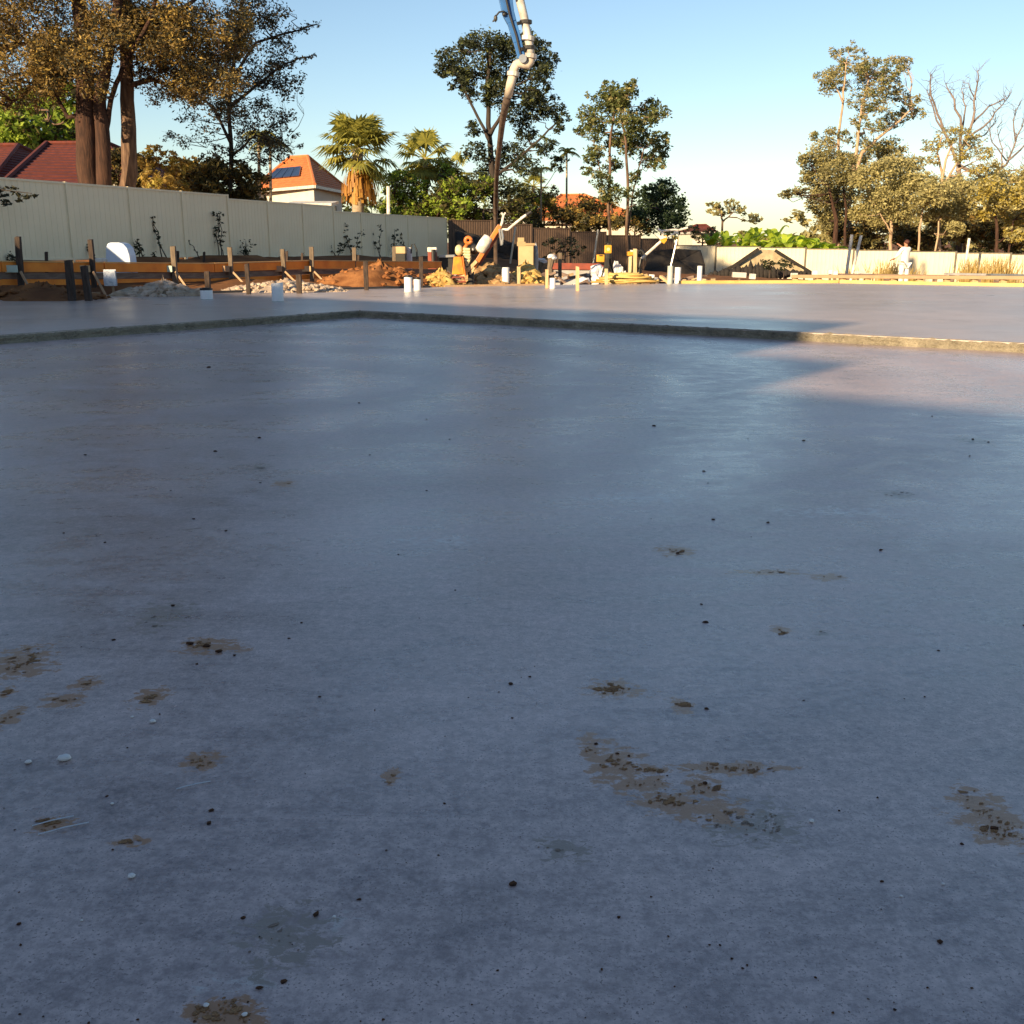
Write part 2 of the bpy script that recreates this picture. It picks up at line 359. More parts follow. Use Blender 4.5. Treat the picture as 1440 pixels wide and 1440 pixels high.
def inside(x, y, P=pin):
    c = False; j = len(P)-1
    for i in range(len(P)):
        if (P[i][1] > y) != (P[j][1] > y) and x < (P[j][0]-P[i][0])*(y-P[i][1])/(P[j][1]-P[i][1])+P[i][0]: c = not c
        j = i
    return c
qn = np.array([(p.x, p.y) for p in q])
def G(x, y):
    d2 = (ctrl[:,0]-x)**2+(ctrl[:,1]-y)**2+.15; wgt = d2**-1.7
    return float((wgt*ctrl[:,2]).sum()/wgt.sum())
xs = np.unique(np.concatenate([np.linspace(-900,-60,14), np.linspace(-60,-18,28), np.linspace(-18,30,121), np.linspace(30,70,24), np.linspace(70,900,14)]))
ys = np.unique(np.concatenate([np.linspace(-400,-40,10), np.linspace(-40,8,30), np.linspace(8,64,141), np.linspace(64,110,24), np.linspace(110,1500,16)]))
vs = []
for y in ys:
    for x in xs:
        z = G(x, y)
        if -30 < x < 60 and -40 < y < 40 and (inside(x, y) or inside(x, y, qn)): z = min(z, -.2)
        elif abs(x) < 60 and 0 < y < 64: z += random.gauss(0, .025)
        vs.append((x, y, z))
nx = len(xs); fs = [(j*nx+i, j*nx+i+1, (j+1)*nx+i+1, (j+1)*nx+i) for j in range(len(ys)-1) for i in range(nx-1)]
mb = MB(); mb.add(vs, fs); g = mb.build('ground', 'dirt', smooth=True); g['kind'] = 'structure'; g['label'] = 'bare reddish dirt of the building site'
def onG(px, Y, dz=0):
    p = at(px, 340, Y); p.z = G(p.x, p.y)+dz; return p
def hgt(px, py, Y): return at(px, py, Y).z

# ------------------------------------------------------------------ foliage machinery
def leaf_mesh(name, clumps, size, matname, parent, aspect=.45, per=14, spread=.34, flatten=.75, up=0.0, droop=0.0):
    """clumps: (centre, radius, leaves). Leaves sit in small sprays inside the clump's volume."""
    P = []; 
    for c, r, n in clumps:
        k = max(3, n//per)
        d = rng.normal(size=(k,3)); d /= np.linalg.norm(d, axis=1)[:,None]
        rad = rng.uniform(.25, 1, size=(k,1))**.55
        sc = d*rad*r*np.array([1,1,flatten])
        idx = rng.integers(0, k, n)
        pos = sc[idx]+rng.normal(size=(n,3))*r*spread*.5*np.array([1,1,.7])
        P.append(pos+np.array(c))
    P = np.concatenate(P); n = len(P)
    a = rng.normal(size=(n,3)); a[:,2] = a[:,2]*.7-droop; a /= np.linalg.norm(a, axis=1)[:,None]
    b = rng.normal(size=(n,3)); b[:,2] += up; b -= a*(a*b).sum(1)[:,None]; b /= np.linalg.norm(b, axis=1)[:,None]
    L = size*rng.uniform(.6,1.4,size=(n,1)); W = L*aspect*rng.uniform(.7,1.3,size=(n,1))
    V = np.empty((n,4,3)); V[:,0] = P-a*L*.5; V[:,1] = P+b*W*.5+a*L*.05; V[:,2] = P+a*L*.5; V[:,3] = P-b*W*.5+a*L*.05
    V = V.reshape(-1,3) - np.array(pm_world(parent).translation)
    return raw_quads(name, V, np.repeat(rng.random(n), 4), matname, parent)
def raw_quads(name, V, var, matname, parent):
    n = len(V)//4; me = bpy.data.meshes.new(name)
    me.vertices.add(4*n); me.vertices.foreach_set('co', V.astype(np.float32).ravel())
    me.loops.add(4*n); me.loops.foreach_set('vertex_index', np.arange(4*n, dtype=np.int32))
    me.polygons.add(n); me.polygons.foreach_set('loop_start', np.arange(0,4*n,4,dtype=np.int32)); me.polygons.foreach_set('loop_total', np.full(n,4,dtype=np.int32))
    at_ = me.attributes.new('var', 'FLOAT', 'POINT'); at_.data.foreach_set('value', var.astype(np.float32))
    me.update(); me.validate(); me.materials.append(M[matname])
    o = bpy.data.objects.new(name, me); C.objects.link(o); o.parent = parent; return o

def wiggle(a, b, n=5, amp=.06, sag=0):
    a, b = Vector(a), Vector(b); L = (b-a).length; out = []
    for i in range(n+1):
        t = i/n; p = a.lerp(b, t); k = math.sin(math.pi*t)
        p += Vector((random.gauss(0,1), random.gauss(0,1), random.gauss(0,.6)))*amp*L*k*.5
        p.z += sag*L*k
        out.append(p)
    return out

def tree(name, label, Y, trunks, clumps, leaf, bark, dens=1.0, size=.16, depth=1.0, cat='tree', group=None, crown2=None, per=14, twig=2, flatten=.75, basepx=None, aspect=.45, spread=.34, limb=.16, droop=0.0, branch=True):
    """trunks: list of (pixel path from base up, base width px, top width px); clumps: (px,py,rpx) silhouettes set at depth Y +- depth"""
    bx = basepx if basepx is not None else trunks[0][0][0][0]
    base = onG(bx, Y); root = empty(name, base, label, cat, group)
    k = ppm(Y); tb = MB(); joints = []
    for path, w0, w1 in trunks:
        pts = []; yo = random.uniform(-.3,.3)*depth
        for i, (px, py) in enumerate(path):
            t = i/max(1,len(path)-1); p = at(px, py, Y+yo*t)
            if i == 0 and py >= trunks[0][0][0][1]-2: p = onG(px, Y, -.15)
            pts.append(p)
        # densify
        dp = [pts[0]]; 
        for a, b in zip(pts, pts[1:]): dp += wiggle(a, b, 4, .03)[1:]
        m = len(dp); rad = [(w0+(w1-w0)*(i/(m-1))**.8)/k/2*(1.35 if i == 0 else 1) for i in range(m)]
        tb.tube(dp, rad, 10); joints += list(zip(dp, rad))[2:]
    tb.build('trunk', bark, root, smooth=True)
    cl = []; lb = MB()
    for px, py, r in clumps:
        yy = Y+random.uniform(-1,1)*depth*1.6; c = at(px, py, yy); rm = r/k
        cl.append((c, rm*1.12, int(dens*150*(r/20)**2)+16))
        if branch and joints:
            # nearest joint below the clump
            cand = [(((jp-c).length + max(0, jp.z-c.z)*2.5), jp, jr) for jp, jr in joints]
            _, jp, jr = min(cand, key=lambda q_: q_[0]); 
            r0 = min(jr*.75, max(.02, limb*rm)); pth = wiggle(jp, c, 5, .16, -.03)
            lb.tube(pth, [r0*(1-.75*i/5) for i in range(6)], 5)
            for _ in range(twig):
                e = c+Vector((random.gauss(0,.5), random.gauss(0,.5), random.gauss(0,.4)))*rm
                lb.tube(wiggle(pth[3], e, 3, .2), [r0*.38, r0*.3, r0*.2, r0*.1], 4)
    if lb.v: lb.build('branches', bark, root, smooth=True)
    if isinstance(leaf, str): leaf = [(leaf, 1)]
    for nm, frac in leaf:
        sub = [(c, r, max(4, int(n*frac))) for c, r, n in cl]
        leaf_mesh('crown', sub, size, nm, root, per=per, flatten=flatten, aspect=aspect, spread=spread, droop=droop)
    return root

# ------------------------------------------------------------------ fences
def rib_panel_mesh(name, L, h, ribs, dep, matname):
    """corrugated sheet: trapezoid ribs across L"""
    prof = []
    pw = L/ribs
    for i in range(ribs):
        x = i*pw; prof += [(x, 0), (x+pw*.62, 0), (x+pw*.70, dep), (x+pw*.92, dep)]
    prof.append((L, 0)); vs = []; fs = []
    for x, y in prof: vs += [(x, y, 0), (x, y, h)]
    for i in range(len(prof)-1): fs.append((2*i, 2*i+2, 2*i+3, 2*i+1))
    n = len(vs); vs += [(x, y+.004, z) for x, y, z in vs]; fs += [tuple(n+i for i in reversed(f)) for f in fs]
    me = bpy.data.meshes.new(name); me.from_pydata(vs, [], fs); me.update(); me.materials.append(M[matname]); return me
def box_mesh(name, x0, x1, y0, y1, z0, z1, matname):
    mb = MB(); mb.box(((x0+x1)/2,(y0+y1)/2,(z0+z1)/2), (x1-x0,y1-y0,z1-z0)); me = bpy.data.meshes.new(name); me.from_pydata(mb.v, [], mb.f); me.update(); me.materials.append(M[matname]); return me
def fence(name, label, p0, p1, pitch, tops, h, panelmat, postmat, ribs, dep, postw, group=None, rail=True, postproud=.03, railmat=None):
    d = (p1-p0); L = d.length; d.normalize(); ang = math.atan2(d.y, d.x)
    n = int(round(L/pitch)); pitch = L/n
    root = empty(name, (p0.x, p0.y, G(p0.x, p0.y)), label, 'fence', group, ang)
    pm = rib_panel_mesh('panel', pitch-postw, h, ribs, dep, panelmat)
    po = box_mesh('post', -postw/2, postw/2, -postproud, .05, 0, h+.45, postmat)
    rl = box_mesh('rail', 0, pitch-postw, -.022, dep+.012, h-.035, h+.012, railmat or panelmat)
    z0 = root.location.z
    for i in range(n+1):
        zt = tops(i*pitch, i) ; zp = max(zt, tops((i-1)*pitch, i-1) if i else zt)
        o = bpy.data.objects.new('post', po); C.objects.link(o); o.parent = root; o.location = (i*pitch, 0, zp-h-.43-z0)
        if i < n:
            o = bpy.data.objects.new('panel', pm); C.objects.link(o); o.parent = root; o.location = (i*pitch+postw/2, 0, zt-h-z0)
            if rail:
                o = bpy.data.objects.new('rail', rl); C.objects.link(o); o.parent = root; o.location = (i*pitch+postw/2, 0, zt-h-z0)
                o = bpy.data.objects.new('bottom_rail', rl); C.objects.link(o); o.parent = root; o.location = (i*pitch+postw/2, 0, zt-2*h+.05-z0)
    return root
# left fence starts out of view to the left
pL = fl0-fd*(2.4*4+.85)
def tops_left(s, i):
    t = s-(2.4*4+.85)
    return 2.66 if t < 7.6 else (2.55 if t < 15.2 else 2.37)
fence('metal_fence', 'long pale ribbed metal fence stepping down beside the trees', pL, fl1, 2.4, tops_left, 1.86, 'fence_left', 'fence_left', 12, .009, .07)
def tops_dark(s, i): 
    u = s/(fr0-fl1).length; return 2.28-1.05*min(1, max(0, u))-.0
pd0 = fl1+Vector((.15,.05,0)); pd1 = fr0-(fr0-fl1).normalized()*.1
fence('dark_fence', 'dark brown paling fence behind the orange machinery and box', pd0, pd1, 2.5, tops_dark, 1.85, 'fence_brown', 'fence_brown', 17, .02, .09, rail=True, postproud=.05)
def tops_right(s, i): return 1.06-.40*s/frl
fence('cream_fence', 'sunlit cream metal fence with dark posts below the gum trees', fr0, fr0+frd*(frl*1.25), 2.42, tops_right, 1.8, 'fence_cream', 'fence_post_dark', 11, .012, .09, postproud=.05, railmat='fence_post_dark')

# ------------------------------------------------------------------ left formwork: orange beams, boards, pegs
def beam_pt(px, Y, py): return at(px, py, Y)
bl = [(-140,20.6,366),(0,22.3,367.5),(145,24.2,369),(300,26.9,370.5),(440,29.6,366.5),(620,34.5,368)]
segs = [(0,1,'old'),(1,2,''),(2,3,''),(3,4,''),(4,5,'')]
for i in range(len(bl)-1):
    (p1,y1,q1),(p2,y2,q2) = bl[i], bl[i+1]
    a = at(p1,q1,y1); b = at(p2,q2,y2); d = (b-a).normalized()
    labs = ['orange laminated form beam at the fence end of the formwork row','orange form beam with green bracket peg before the fence','orange form beam running below the white tub','orange form beam behind the pale gravel strip','orange form beam beside the heaped dirt']
    r = empty('form_beam', (a.x,a.y,G(a.x,a.y)), labs[i], 'beam', 'orange beams of the left formwork')
    top = .022
    m1 = MB(); off = Vector((0,0,-.115)); m1.bar(a+off+d*.01, b+off-d*.01, .065, .20); m1.build('web', 'lvl_orange', r, bevel=.004)
    m2 = MB(); nb = Vector((-d.y, d.x, 0)); m2.bar(a+nb*.07+d*.01, b+nb*.07-d*.01, .24, .026); m2.build('top_board', 'lvl_top_lit', r)
    m3 = MB(); m3.bar(a+Vector((0,0,-.30))+nb*.04, b+Vector((0,0,-.30))+nb*.04, .04, .13); m3.build('lower_board', 'old_board', r)
    m4 = MB(); m4.bar(a+Vector((0,0,-.43))+nb*.05, b+Vector((0,0,-.44))+nb*.05, .04, .12); m4.build('bottom_board', 'lvl_orange', r)

def stake(px, pyt, Y, wpx, mt, label, group, lean=0, name='timber_stake', cap=None, pyb=None):
    b = onG(px+lean, Y, -.25) if pyb is None else at(px+lean, pyb, Y); t = at(px, pyt, Y); wd = wpx/ppm(Y)
    if pyb is None: b.x = at(px+lean, 400, Y).x
    r = tag(MB().build(name, mt), label, 'stake', group)
    mb = MB(); n = 4; vs = []; 
    for i in range(n+1):
        p = b.lerp(t, i/n); j = .04*wd
        for sx, sy in ((-1,-1),(1,-1),(1,1),(-1,1)): vs.append((p.x+sx*wd/2+random.uniform(-j,j), p.y+sy*wd/2+random.uniform(-j,j), p.z+(random.uniform(-.015,.015) if i == n else 0)))
    fs = [(0,3,2,1), tuple(4*n+k for k in range(4))]
    for i in range(n):
        for k in range(4): fs.append((4*i+k, 4*i+(k+1)%4, 4*i+4+(k+1)%4, 4*i+4+k))
    bpy.data.objects.remove(r)
    g0 = Vector((b.x, b.y, G(b.x, b.y)))
    mb.add(vs, fs); r = mb.build(name, mt, loc=g0)
    return tag(r, label, 'stake', group)
GF = 'dark pegs along the slab edge'; GB = 'grey pegs holding the orange beams'; GK = 'short pegs near the pale fence'
for px, py, Y, wd, ln, lab in ((96,366,20.9,9,3,'thick dark peg upright beside a leaning dark peg'),(118,374,20.9,8,5,'dark leaning peg next to the printed white bag'),(347,371,23.6,5.5,2,'slim dark peg between squat sleeve and tallest white riser'),(420,386,24.0,7,0,'short stout dark peg close by the tallest white riser'),(514,368,25.6,6,1,'dark peg standing in front of the broad dirt mound'),(592,361,27.0,5.5,0,'dark peg rising behind the pair of capped risers')):
    stake(px, py, Y, wd, 'stake_dark', lab, GF, ln)
stake(291, 382, 23.2, 6.5, 'stake_dark', 'dark peg standing behind a squat white pipe', GF, 1)
beamY = lambda px: float(np.interp(px, [b[0] for b in bl], [b[1] for b in bl]))
peg_list = [(25,333,7,4,'green'),(127,337,6,5,'cream'),(243,346,6.5,4,'green'),(323,348,5.5,3,'wood'),(397,350,5.5,4,'wood'),(438,347,5.5,1,'cream'),(498,348,5,1,None),(554,347,4.5,1,None)]
peg_lab = {25:'tall dark peg with green cleat at the fence end of the beams',127:'dark peg leaning beside the white tub',243:'grey peg with green cleat between white tub and gravel',323:'grey peg with brown cleat where the fence steps down',397:'grey peg doubled by a shorter peg behind it',438:'grey peg with cream cleat above the stout dark peg',498:'thin grey peg without cleat before the bushy saplings',554:'thin grey peg without cleat touching the black tool box'}
for px, py, wd, ln, br in peg_list:
    Y = beamY(px)-.12
    stake(px, py, Y, wd, 'stake_grey' if px > 200 else 'stake_dark', peg_lab[px], GB, ln)
    if br:
        p = at(px-2, 378, Y-.10); mb = MB(); mb.box((p.x-.10, p.y-.02, p.z), (.26, .05, .15), Euler((0,0,random.uniform(-.05,.05))).to_matrix())
        o = mb.build('peg_cleat', {'green':'bracket_green','cream':'timber_pale','wood':'timber_brace'}[br], loc=(p.x-.1, p.y, p.z), bevel=.005)
        tag(o, {25:'pale green cleat on the tall dark peg at the fence end',127:'cream cleat on the peg leaning beside the white tub',243:'pale green cleat on the peg between tub and gravel',323:'brown cleat on the peg where the fence steps down',397:'brown cleat on the doubled grey peg',438:'cream cleat on the peg above the stout dark peg'}[px], 'cleat', 'cleats on the orange beams')
        a = at(px+4, 382, Y-.1); e = at(px+22, 402, Y-.55); e.z = G(e.x, e.y)
        mb = MB(); mb.bar(a, e-Vector((0,0,.05)), .05, .03, Vector((0,1,0))); o = mb.build('brace_board', 'timber_brace', loc=(e.x,e.y,e.z), bevel=.004)
        tag(o, {25:'timber brace leaning from the tall dark peg at the fence end',127:'timber brace behind the printed bag leaning from its peg',243:'timber brace leaning from the peg between tub and gravel',323:'timber brace leaning from the peg at the fence step',397:'timber brace leaning from the doubled grey peg',438:'timber brace leaning from the peg above the stout dark peg'}[px], 'brace', 'braces of the left formwork')
for px, py, Y, wd in ((65,354,23.6,3.6),(250,353,28,3.4),(287,354,29,3),(425,356,33,3),(504,359,36,2.6),(403,353,29.2,3.5)):
    stake(px, py, Y, wd, 'stake_dark', 'short dark peg behind the orange beam near the fence', GK, 0)

# lagged pipe risers
def riser(px, pyt, pyb, Y, wpx, label, mt='pvc', top='black_plastic', group=None, cut=0, z=None, cat='pipe', name='pipe_riser'):
    b = flat(px, pyb, ZU) if Y is None else onG(px, Y)
    if z is not None: b.z = z
    Yb = b.y; t = at(px, pyt, Yb); r = wpx/ppm(Yb)/2; h = t.z-b.z
    root = empty(name, b, label, cat, group)
    mb = MB(); n = 20; vs = []; fs = []
    for i, (zz, rr) in enumerate(((-.02,r),(h*.5,r*1.01),(h,r*1.02),(h,r*.80),(h*.6,r*.78))):
        for k in range(n):
            a = 2*math.pi*k/n; vs.append((b.x+rr*math.cos(a), b.y+rr*math.sin(a), b.z+zz+(0 if i in (0,) else cut*math.cos(a)*r)))
    for i in range(4):
        for k in range(n): fs.append((i*n+k, i*n+(k+1)%n, (i+1)*n+(k+1)%n, (i+1)*n+k))
    fs.append(tuple(4*n+k for k in range(n)))
    mb.add(vs, fs).build('sleeve', mt, root, smooth=False)
    if top:
        mb = MB(); mb.tube([(b.x,b.y,b.z+h*.9),(b.x,b.y,b.z+h+.035)], [r*.72,r*.72], 16).tube([(b.x,b.y,b.z+h-.012),(b.x,b.y,b.z+h+.022)], [r*1.05,r*1.05], 20); mb.build('cap', top, root)
    mb = MB(); mb.tube([(b.x,b.y,b.z-.01),(b.x,b.y,b.z+.012)], [r*1.18,r*1.04], 16); mb.build('collar', 'pvc_grey', root)
    return root
riser(391, 398, 424, None, 16.5, 'tallest white lagged pipe riser standing alone on the slab', cut=.1, top=None)
riser(291, 407, 421, None, 17, 'squat white pipe sleeve with black band at the slab edge')
riser(574.5, 389, 411, None, 11.5, 'white pipe riser with black cap beside a smaller twin')
riser(587, 392, 408.5, None, 10, 'smaller white capped pipe riser beside its taller twin')
riser(711, 376, 397.5, None, 10.5, 'white open pipe riser before the rubble heap', top=None)
riser(777, 391, 406, None, 8, 'pale green bucket shaped pipe sleeve beside a yellow stake', top=None)
riser(942, 374, 399.5, None, 8, 'grey green pipe riser standing tallest of the far pipes', mt='pvc_grey', top=None)
riser(955, 376, None, 31, 8.5, 'white pipe riser between the grey pipe and dark netting', top=None)
riser(986, 374, None, 31.5, 7, 'white pipe riser before the cream fence', top=None)
for px, pt_, pb, wd, lab in ((769,379,405,4.4,'pale stake beside the pale green sleeve'),(812,375,409,4.8,'tallest pale stake standing before the red form beam'),(852.5,378,400,4.5,'pale stake directly below the laser level'),(729.5,375,399.5,4.8,'pale stake between the open white riser and clay rubble')):
    b = flat(px, pb, ZU); stake(px, pt_, b.y, wd, 'timber_pale', lab, 'pale stakes at the far slab edge', 0, name='pale_stake', pyb=pb)
stake(893, 350, 33, 5, 'timber_pale', 'pale stake propped beside the yellow trowel handle', 'pale stakes', 0, name='pale_stake')
for px, pt, Y in ((837,323,46),(721,319,46)):
    a = onG(px-4, Y, -.1); t = at(px+4, pt, Y); mb = MB(); mb.tube([a, t], .045, 8); o = mb.build('pole', 'steel', loc=(a.x,a.y,a.z+.1)); tag(o, 'thin pale pole leaning at the dark fence', 'pole', 'poles at the dark fence')
for px, pt, Y, dx, lab in ((1198,330,44,-5,'tall white pole standing before the cream fence'),(1211,331,46,-12,'leaning white pole crossing behind the tall white pole'),(1363,335,50,-3,'short thick white pole rising above the cream fence'),(952,337,40,-12,'thin grey pole leaning over the dark netting')):
    a = onG(px+dx, Y, -.1); t = at(px, pt, Y); mb = MB(); mb.tube([a, t], .065 if px > 1100 else .04, 8); o = mb.build('pole', 'white_paint' if px > 1000 else 'steel', loc=(a.x,a.y,a.z+.1)); tag(o, lab, 'pole')

# ------------------------------------------------------------------ heaps
def heap(name, label, cx, Y, wpx, hpx_top, dy, mt, cat, lumps=0, lr=.1, lm=None, rough=.06, base=None):
    c = onG(cx, Y) if base is None else base; W = wpx/ppm(Y)/2; top = hgt(cx, hpx_top, Y)-c.z
    root = empty(name, c, label, cat); mb = MB(); nu, nv = 40, 14; vs = []; fs = []
    ph = [random.uniform(0,6) for _ in range(6)]
    for j in range(nv+1):
        for i in range(nu):
            a = 2*math.pi*i/nu; r = j/nv; rr = r*(1+.12*math.sin(3*a+ph[0])+.08*math.sin(7*a+ph[1]))
            x = c.x+W*rr*math.cos(a); y = c.y+dy*rr*math.sin(a)
            z = max(0, top)*(1-r**1.6)*(1+.2*math.sin(2*a+ph[2]+3*r))+random.gauss(0, rough)*(1-r)
            vs.append((x, y, (G(x, y) if base is None else base.z-.02)+z-.03*r))
    for j in range(nv):
        for i in range(nu): fs.append((j*nu+i, j*nu+(i+1)%nu, (j+1)*nu+(i+1)%nu, (j+1)*nu+i))
    fs.append(tuple(range(nu)))
    mb.add(vs, fs); mb.build('mound', mt, root, smooth=True)
    if lumps:
        lb = MB()
        for _ in range(lumps):
            a = random.uniform(0, 6.28); r = random.random()**.6; x = c.x+W*r*math.cos(a); y = c.y+dy*r*math.sin(a)
            z = (G(x, y) if base is None else base.z)+max(0, top)*(1-r**1.6)
            s = lr*random.uniform(.4,1.3); lb.lump((x,y,z), (s*random.uniform(.7,1.5),s,s*.65), .3)
        o = lb.build('lumps', lm or mt, root); o['kind'] = 'stuff'
    return root
heap('dirt_mound', 'broad mound of loose reddish dirt before the orange beam', 535, 29.5, 185, 374, 1.8, 'mound', 'dirt', 160, .10)
heap('dirt_mound', 'low dark dirt bank between the fence end pegs', 55, 21.6, 190, 402, .8, 'dirt', 'dirt', 60, .06)
heap('gravel_strip', 'pale gravel strip heaped behind the black plastic edge', 400, 25.2, 190, 397.5, .9, 'pale_gravel', 'gravel', 260, .08)
heap('gravel_strip', 'pale crushed stone bank beside the printed white bag', 225, 23.2, 105, 398, .7, 'pale_gravel', 'gravel', 160, .09)
heap('mulch_pile', 'yellow chip pile beside the orange machine', 620, 29.4, 60, 384, .8, 'yellow_chip', 'pile', 120, .09)
heap('rubble_pile', 'brown broken rubble pile behind the white riser', 690, 31, 85, 376, 1.0, 'rubble', 'pile', 170, .14)
heap('rubble_pile', 'yellow brown clay rubble heaped under the cardboard box', 740, 31.5, 50, 375, .8, 'yellow_chip', 'pile', 90, .16)
# rough concrete footing ledge at the left
mb = MB(); vs = []; fs = []; nn = 40
for i in range(nn+1):
    x0 = 152+130*i/nn; a = flat(x0, 416.5, ZU); hh = (.10+.02*math.sin(i*.5))*min(1, i/6+.2)
    for dy_, z in ((0,-.05),(-.02+random.gauss(0,.01),hh*.5),(.0,hh+random.gauss(0,.008)),(.25,hh+.03+random.gauss(0,.012)),(.6,hh+.06+random.gauss(0,.02)),(.9,-.05)): vs.append((a.x, a.y+dy_, ZU+z if z >= 0 else z))
for i in range(nn):
    for r_ in range(5): fs.append((i*6+r_, (i+1)*6+r_, (i+1)*6+r_+1, i*6+r_+1))
fs += [tuple(range(6)), tuple(nn*6+k for k in range(5,-1,-1))]
mb.add(vs, fs); o = mb.build('footing_ledge', mat('ledge', (.46,.37,.27), .9, (.28,.21,.15), 7, .6, spec=.1)); tag(o, 'rough raised concrete ledge along the slab below the white tub', 'ledge')
# black membrane upstand along the slab
mb = MB(); pts = [flat(x, y, ZU) for x, y in ((298,412.5),(360,410.8),(420,409),(500,407),(560,405.5),(605,404.4))]
for a, b in zip(pts, pts[1:]): mb.bar(a+Vector((0,.03,.0)), b+Vector((0,.03,.0)), .03, .11)
tag(mb.build('membrane_edge', 'membrane'), 'black plastic membrane edge along the slab by the gravel', 'membrane')
mb = MB(); pts = [flat(x, y, ZU) for x, y in ((625,403.5),(700,402.2),(765,401.2))]
for a, b in zip(pts, pts[1:]): mb.bar(a+Vector((0,.05,.02)), b+Vector((0,.05,.02)), .05, .05)
tag(mb.build('edge_plank', 'timber_brace'), 'thin brown plank lying along the far slab edge', 'plank')
# small timbers lying at the left edge
for (x1,y1,x2,y2,mt,lab) in ((98,417,140,414,'timber_brace','pale offcut lying on the slab edge between dark pegs'),(-12,414,8,421,'timber_pale','bent pale timber offcut at the slab edge'),):
    a = flat(x1,y1,ZU); b = flat(x2,y2,ZU); mb = MB(); mb.bar(a+Vector((0,0,.03)), b+Vector((0,0,.03)), .06, .05); tag(mb.build('timber_offcut', mt, bevel=.004), lab, 'offcut')

# printed white bag on post, white tub, boxes
p = flat(150, 414.5, ZU); p.y += .3; p.z = G(p.x,p.y); r = empty('printed_bag', p, 'white printed bag hooked on a short stick by the slab', 'bag')
t = at(150.5, 379, p.y); bmz = at(150.5, 402, p.y)
mb = MB(); mb.tube([(p.x+.02,p.y+.06,p.z-.1),(p.x+.02,p.y+.06,t.z-.02)], .03, 6); mb.build('stick', 'timber_brace', r)
mb = MB(); W = .135
vs = []; fs = []
for j in range(7):
    for i in range(7):
        u = i/6*2-1; v = j/6; bulge = .05*(1-u*u)*math.sin(math.pi*min(1,v*1.05))
        vs.append((p.x+W*u*(1+.05*math.sin(5*v)), p.y-.03-bulge, bmz.z+(t.z-bmz.z)*v))
for j in range(6):
    for i in range(6): fs.append((j*7+i, j*7+i+1, (j+1)*7+i+1, (j+1)*7+i))
k = len(vs); vs += [(x, 2*(p.y)-.0-y+.0, z) for x,y,z in vs]; fs += [tuple(k+i for i in reversed(f)) for f in fs]
mb.add(vs, fs); mb.build('sack', 'paper_white', r, smooth=True)
Yt = 25.4; b = onG(168, Yt); t = at(168, 341, Yt); r = empty('white_tub', b, 'upturned pale blue white tub beyond the orange beam', 'tub')
k = ppm(Yt); mb = MB(); n = 24; zb = at(168, 369, Yt).z; hh = t.z-zb
prof = [(-17,0),(-16.5,.3),(-15,.75),(-12,.95),(-8,1.0),(4,1.0),(10,.92),(14.5,.72),(17,.35),(18,0)]
vs = [(b.x+x/k, b.y+dy_, zb+hh*z-(.3 if z == 0 else 0)) for dy_ in (-.22,.22) for x, z in prof]; m = len(prof)
fs = [tuple(range(m)), tuple(range(2*m-1, m-1, -1))]+[(i+1, i, m+i, m+i+1) for i in range(m-1)]
mb.add(vs, fs); mb.build('shell', 'foam_blue', r, bevel=.02)
mb = MB(); a = at(134, 368, Yt-.2); e = at(152, 368, Yt-.2); mb.box(((a.x+e.x)/2, b.y, a.z-.1), ((e.x-a.x), .45, .36)); mb.build('flat_end', 'white_paint', r, bevel=.02)
# equipment by the fence end
def crate(name, px0, px1, py0, py1, Y, dep, mt, lab, cat, base=True, extra=None, parts=()):
    a = at(px0, py0, Y); b = at(px1, py1, Y); cx = (a.x+b.x)/2; zb = G(cx, Y) if base else b.z; zb = min(zb, b.z)
    r = empty(name, (cx, Y, zb), lab, cat)
    mb = MB(); mb.box((cx, Y, (zb+a.z)/2), (b.x-a.x, dep, a.z-zb)); mb.build('body', mt, r, bevel=.02)
    return r, cx, a.z, (b.x-a.x)
r,cx,zt,W = crate('tool_box', 553, 571, 347.5, 363, 37, .5, 'dark_metal', 'black tool box with copper lid by the fence end', 'box')
mb = MB(); mb.box((cx, 37, zt-.1), (W+.02, .54, .24)); mb.build('lid', 'card', r, bevel=.02)
r,cx,zt,W = crate('generator', 571, 579, 348, 362, 37.5, .4, 'white_bag', 'small white generator with curved handle beside the tool box', 'generator')
mb = MB(); mb.tube([(cx+.1,37.3,zt-.2),(cx+.12,37.3,zt+.1),(cx+.22,37.3,zt+.12),(cx+.3,37.3,zt-.1),(cx+.3,37.3,zt-.4)], .025, 6); mb.build('handle', 'dark_metal', r)
r,cx,zt,W = crate('fuel_can', 602, 614.5, 352, 371, 36, .35, 'red_paint', 'red and white fuel can by the fence end', 'can')
mb = MB(); mb.box((cx, 36, zt+.02), (W+.02, .37, .16)); mb.build('lid', 'white_paint', r, bevel=.02)
mb = MB(); mb.tube([(cx+.05,35.75,zt-.35),(cx+.05,35.75,zt+.03)], .07, 8); mb.build('spout', 'black_plastic', r)
a = at(618,360,36.5); b = at(640,361,36.5); r = empty('metal_sheet', ((a.x+b.x)/2, 36.5, G(a.x,36.5)), 'bright metal sheet on dark bearers left of the orange machine', 'sheet')
mb = MB(); mb.box(((a.x+b.x)/2, 36.5, a.z), (b.x-a.x, .7, .08), Euler((0,-.03,0)).to_matrix()); mb.build('sheet', 'steel', r)
mb = MB(); gz_ = G(a.x,36.5); mb.box(((a.x+b.x)/2, 36.5, (gz_+a.z-.05)/2), ((b.x-a.x)*.95, .5, a.z-.05-gz_)); mb.build('bearer', 'dark_metal', r)

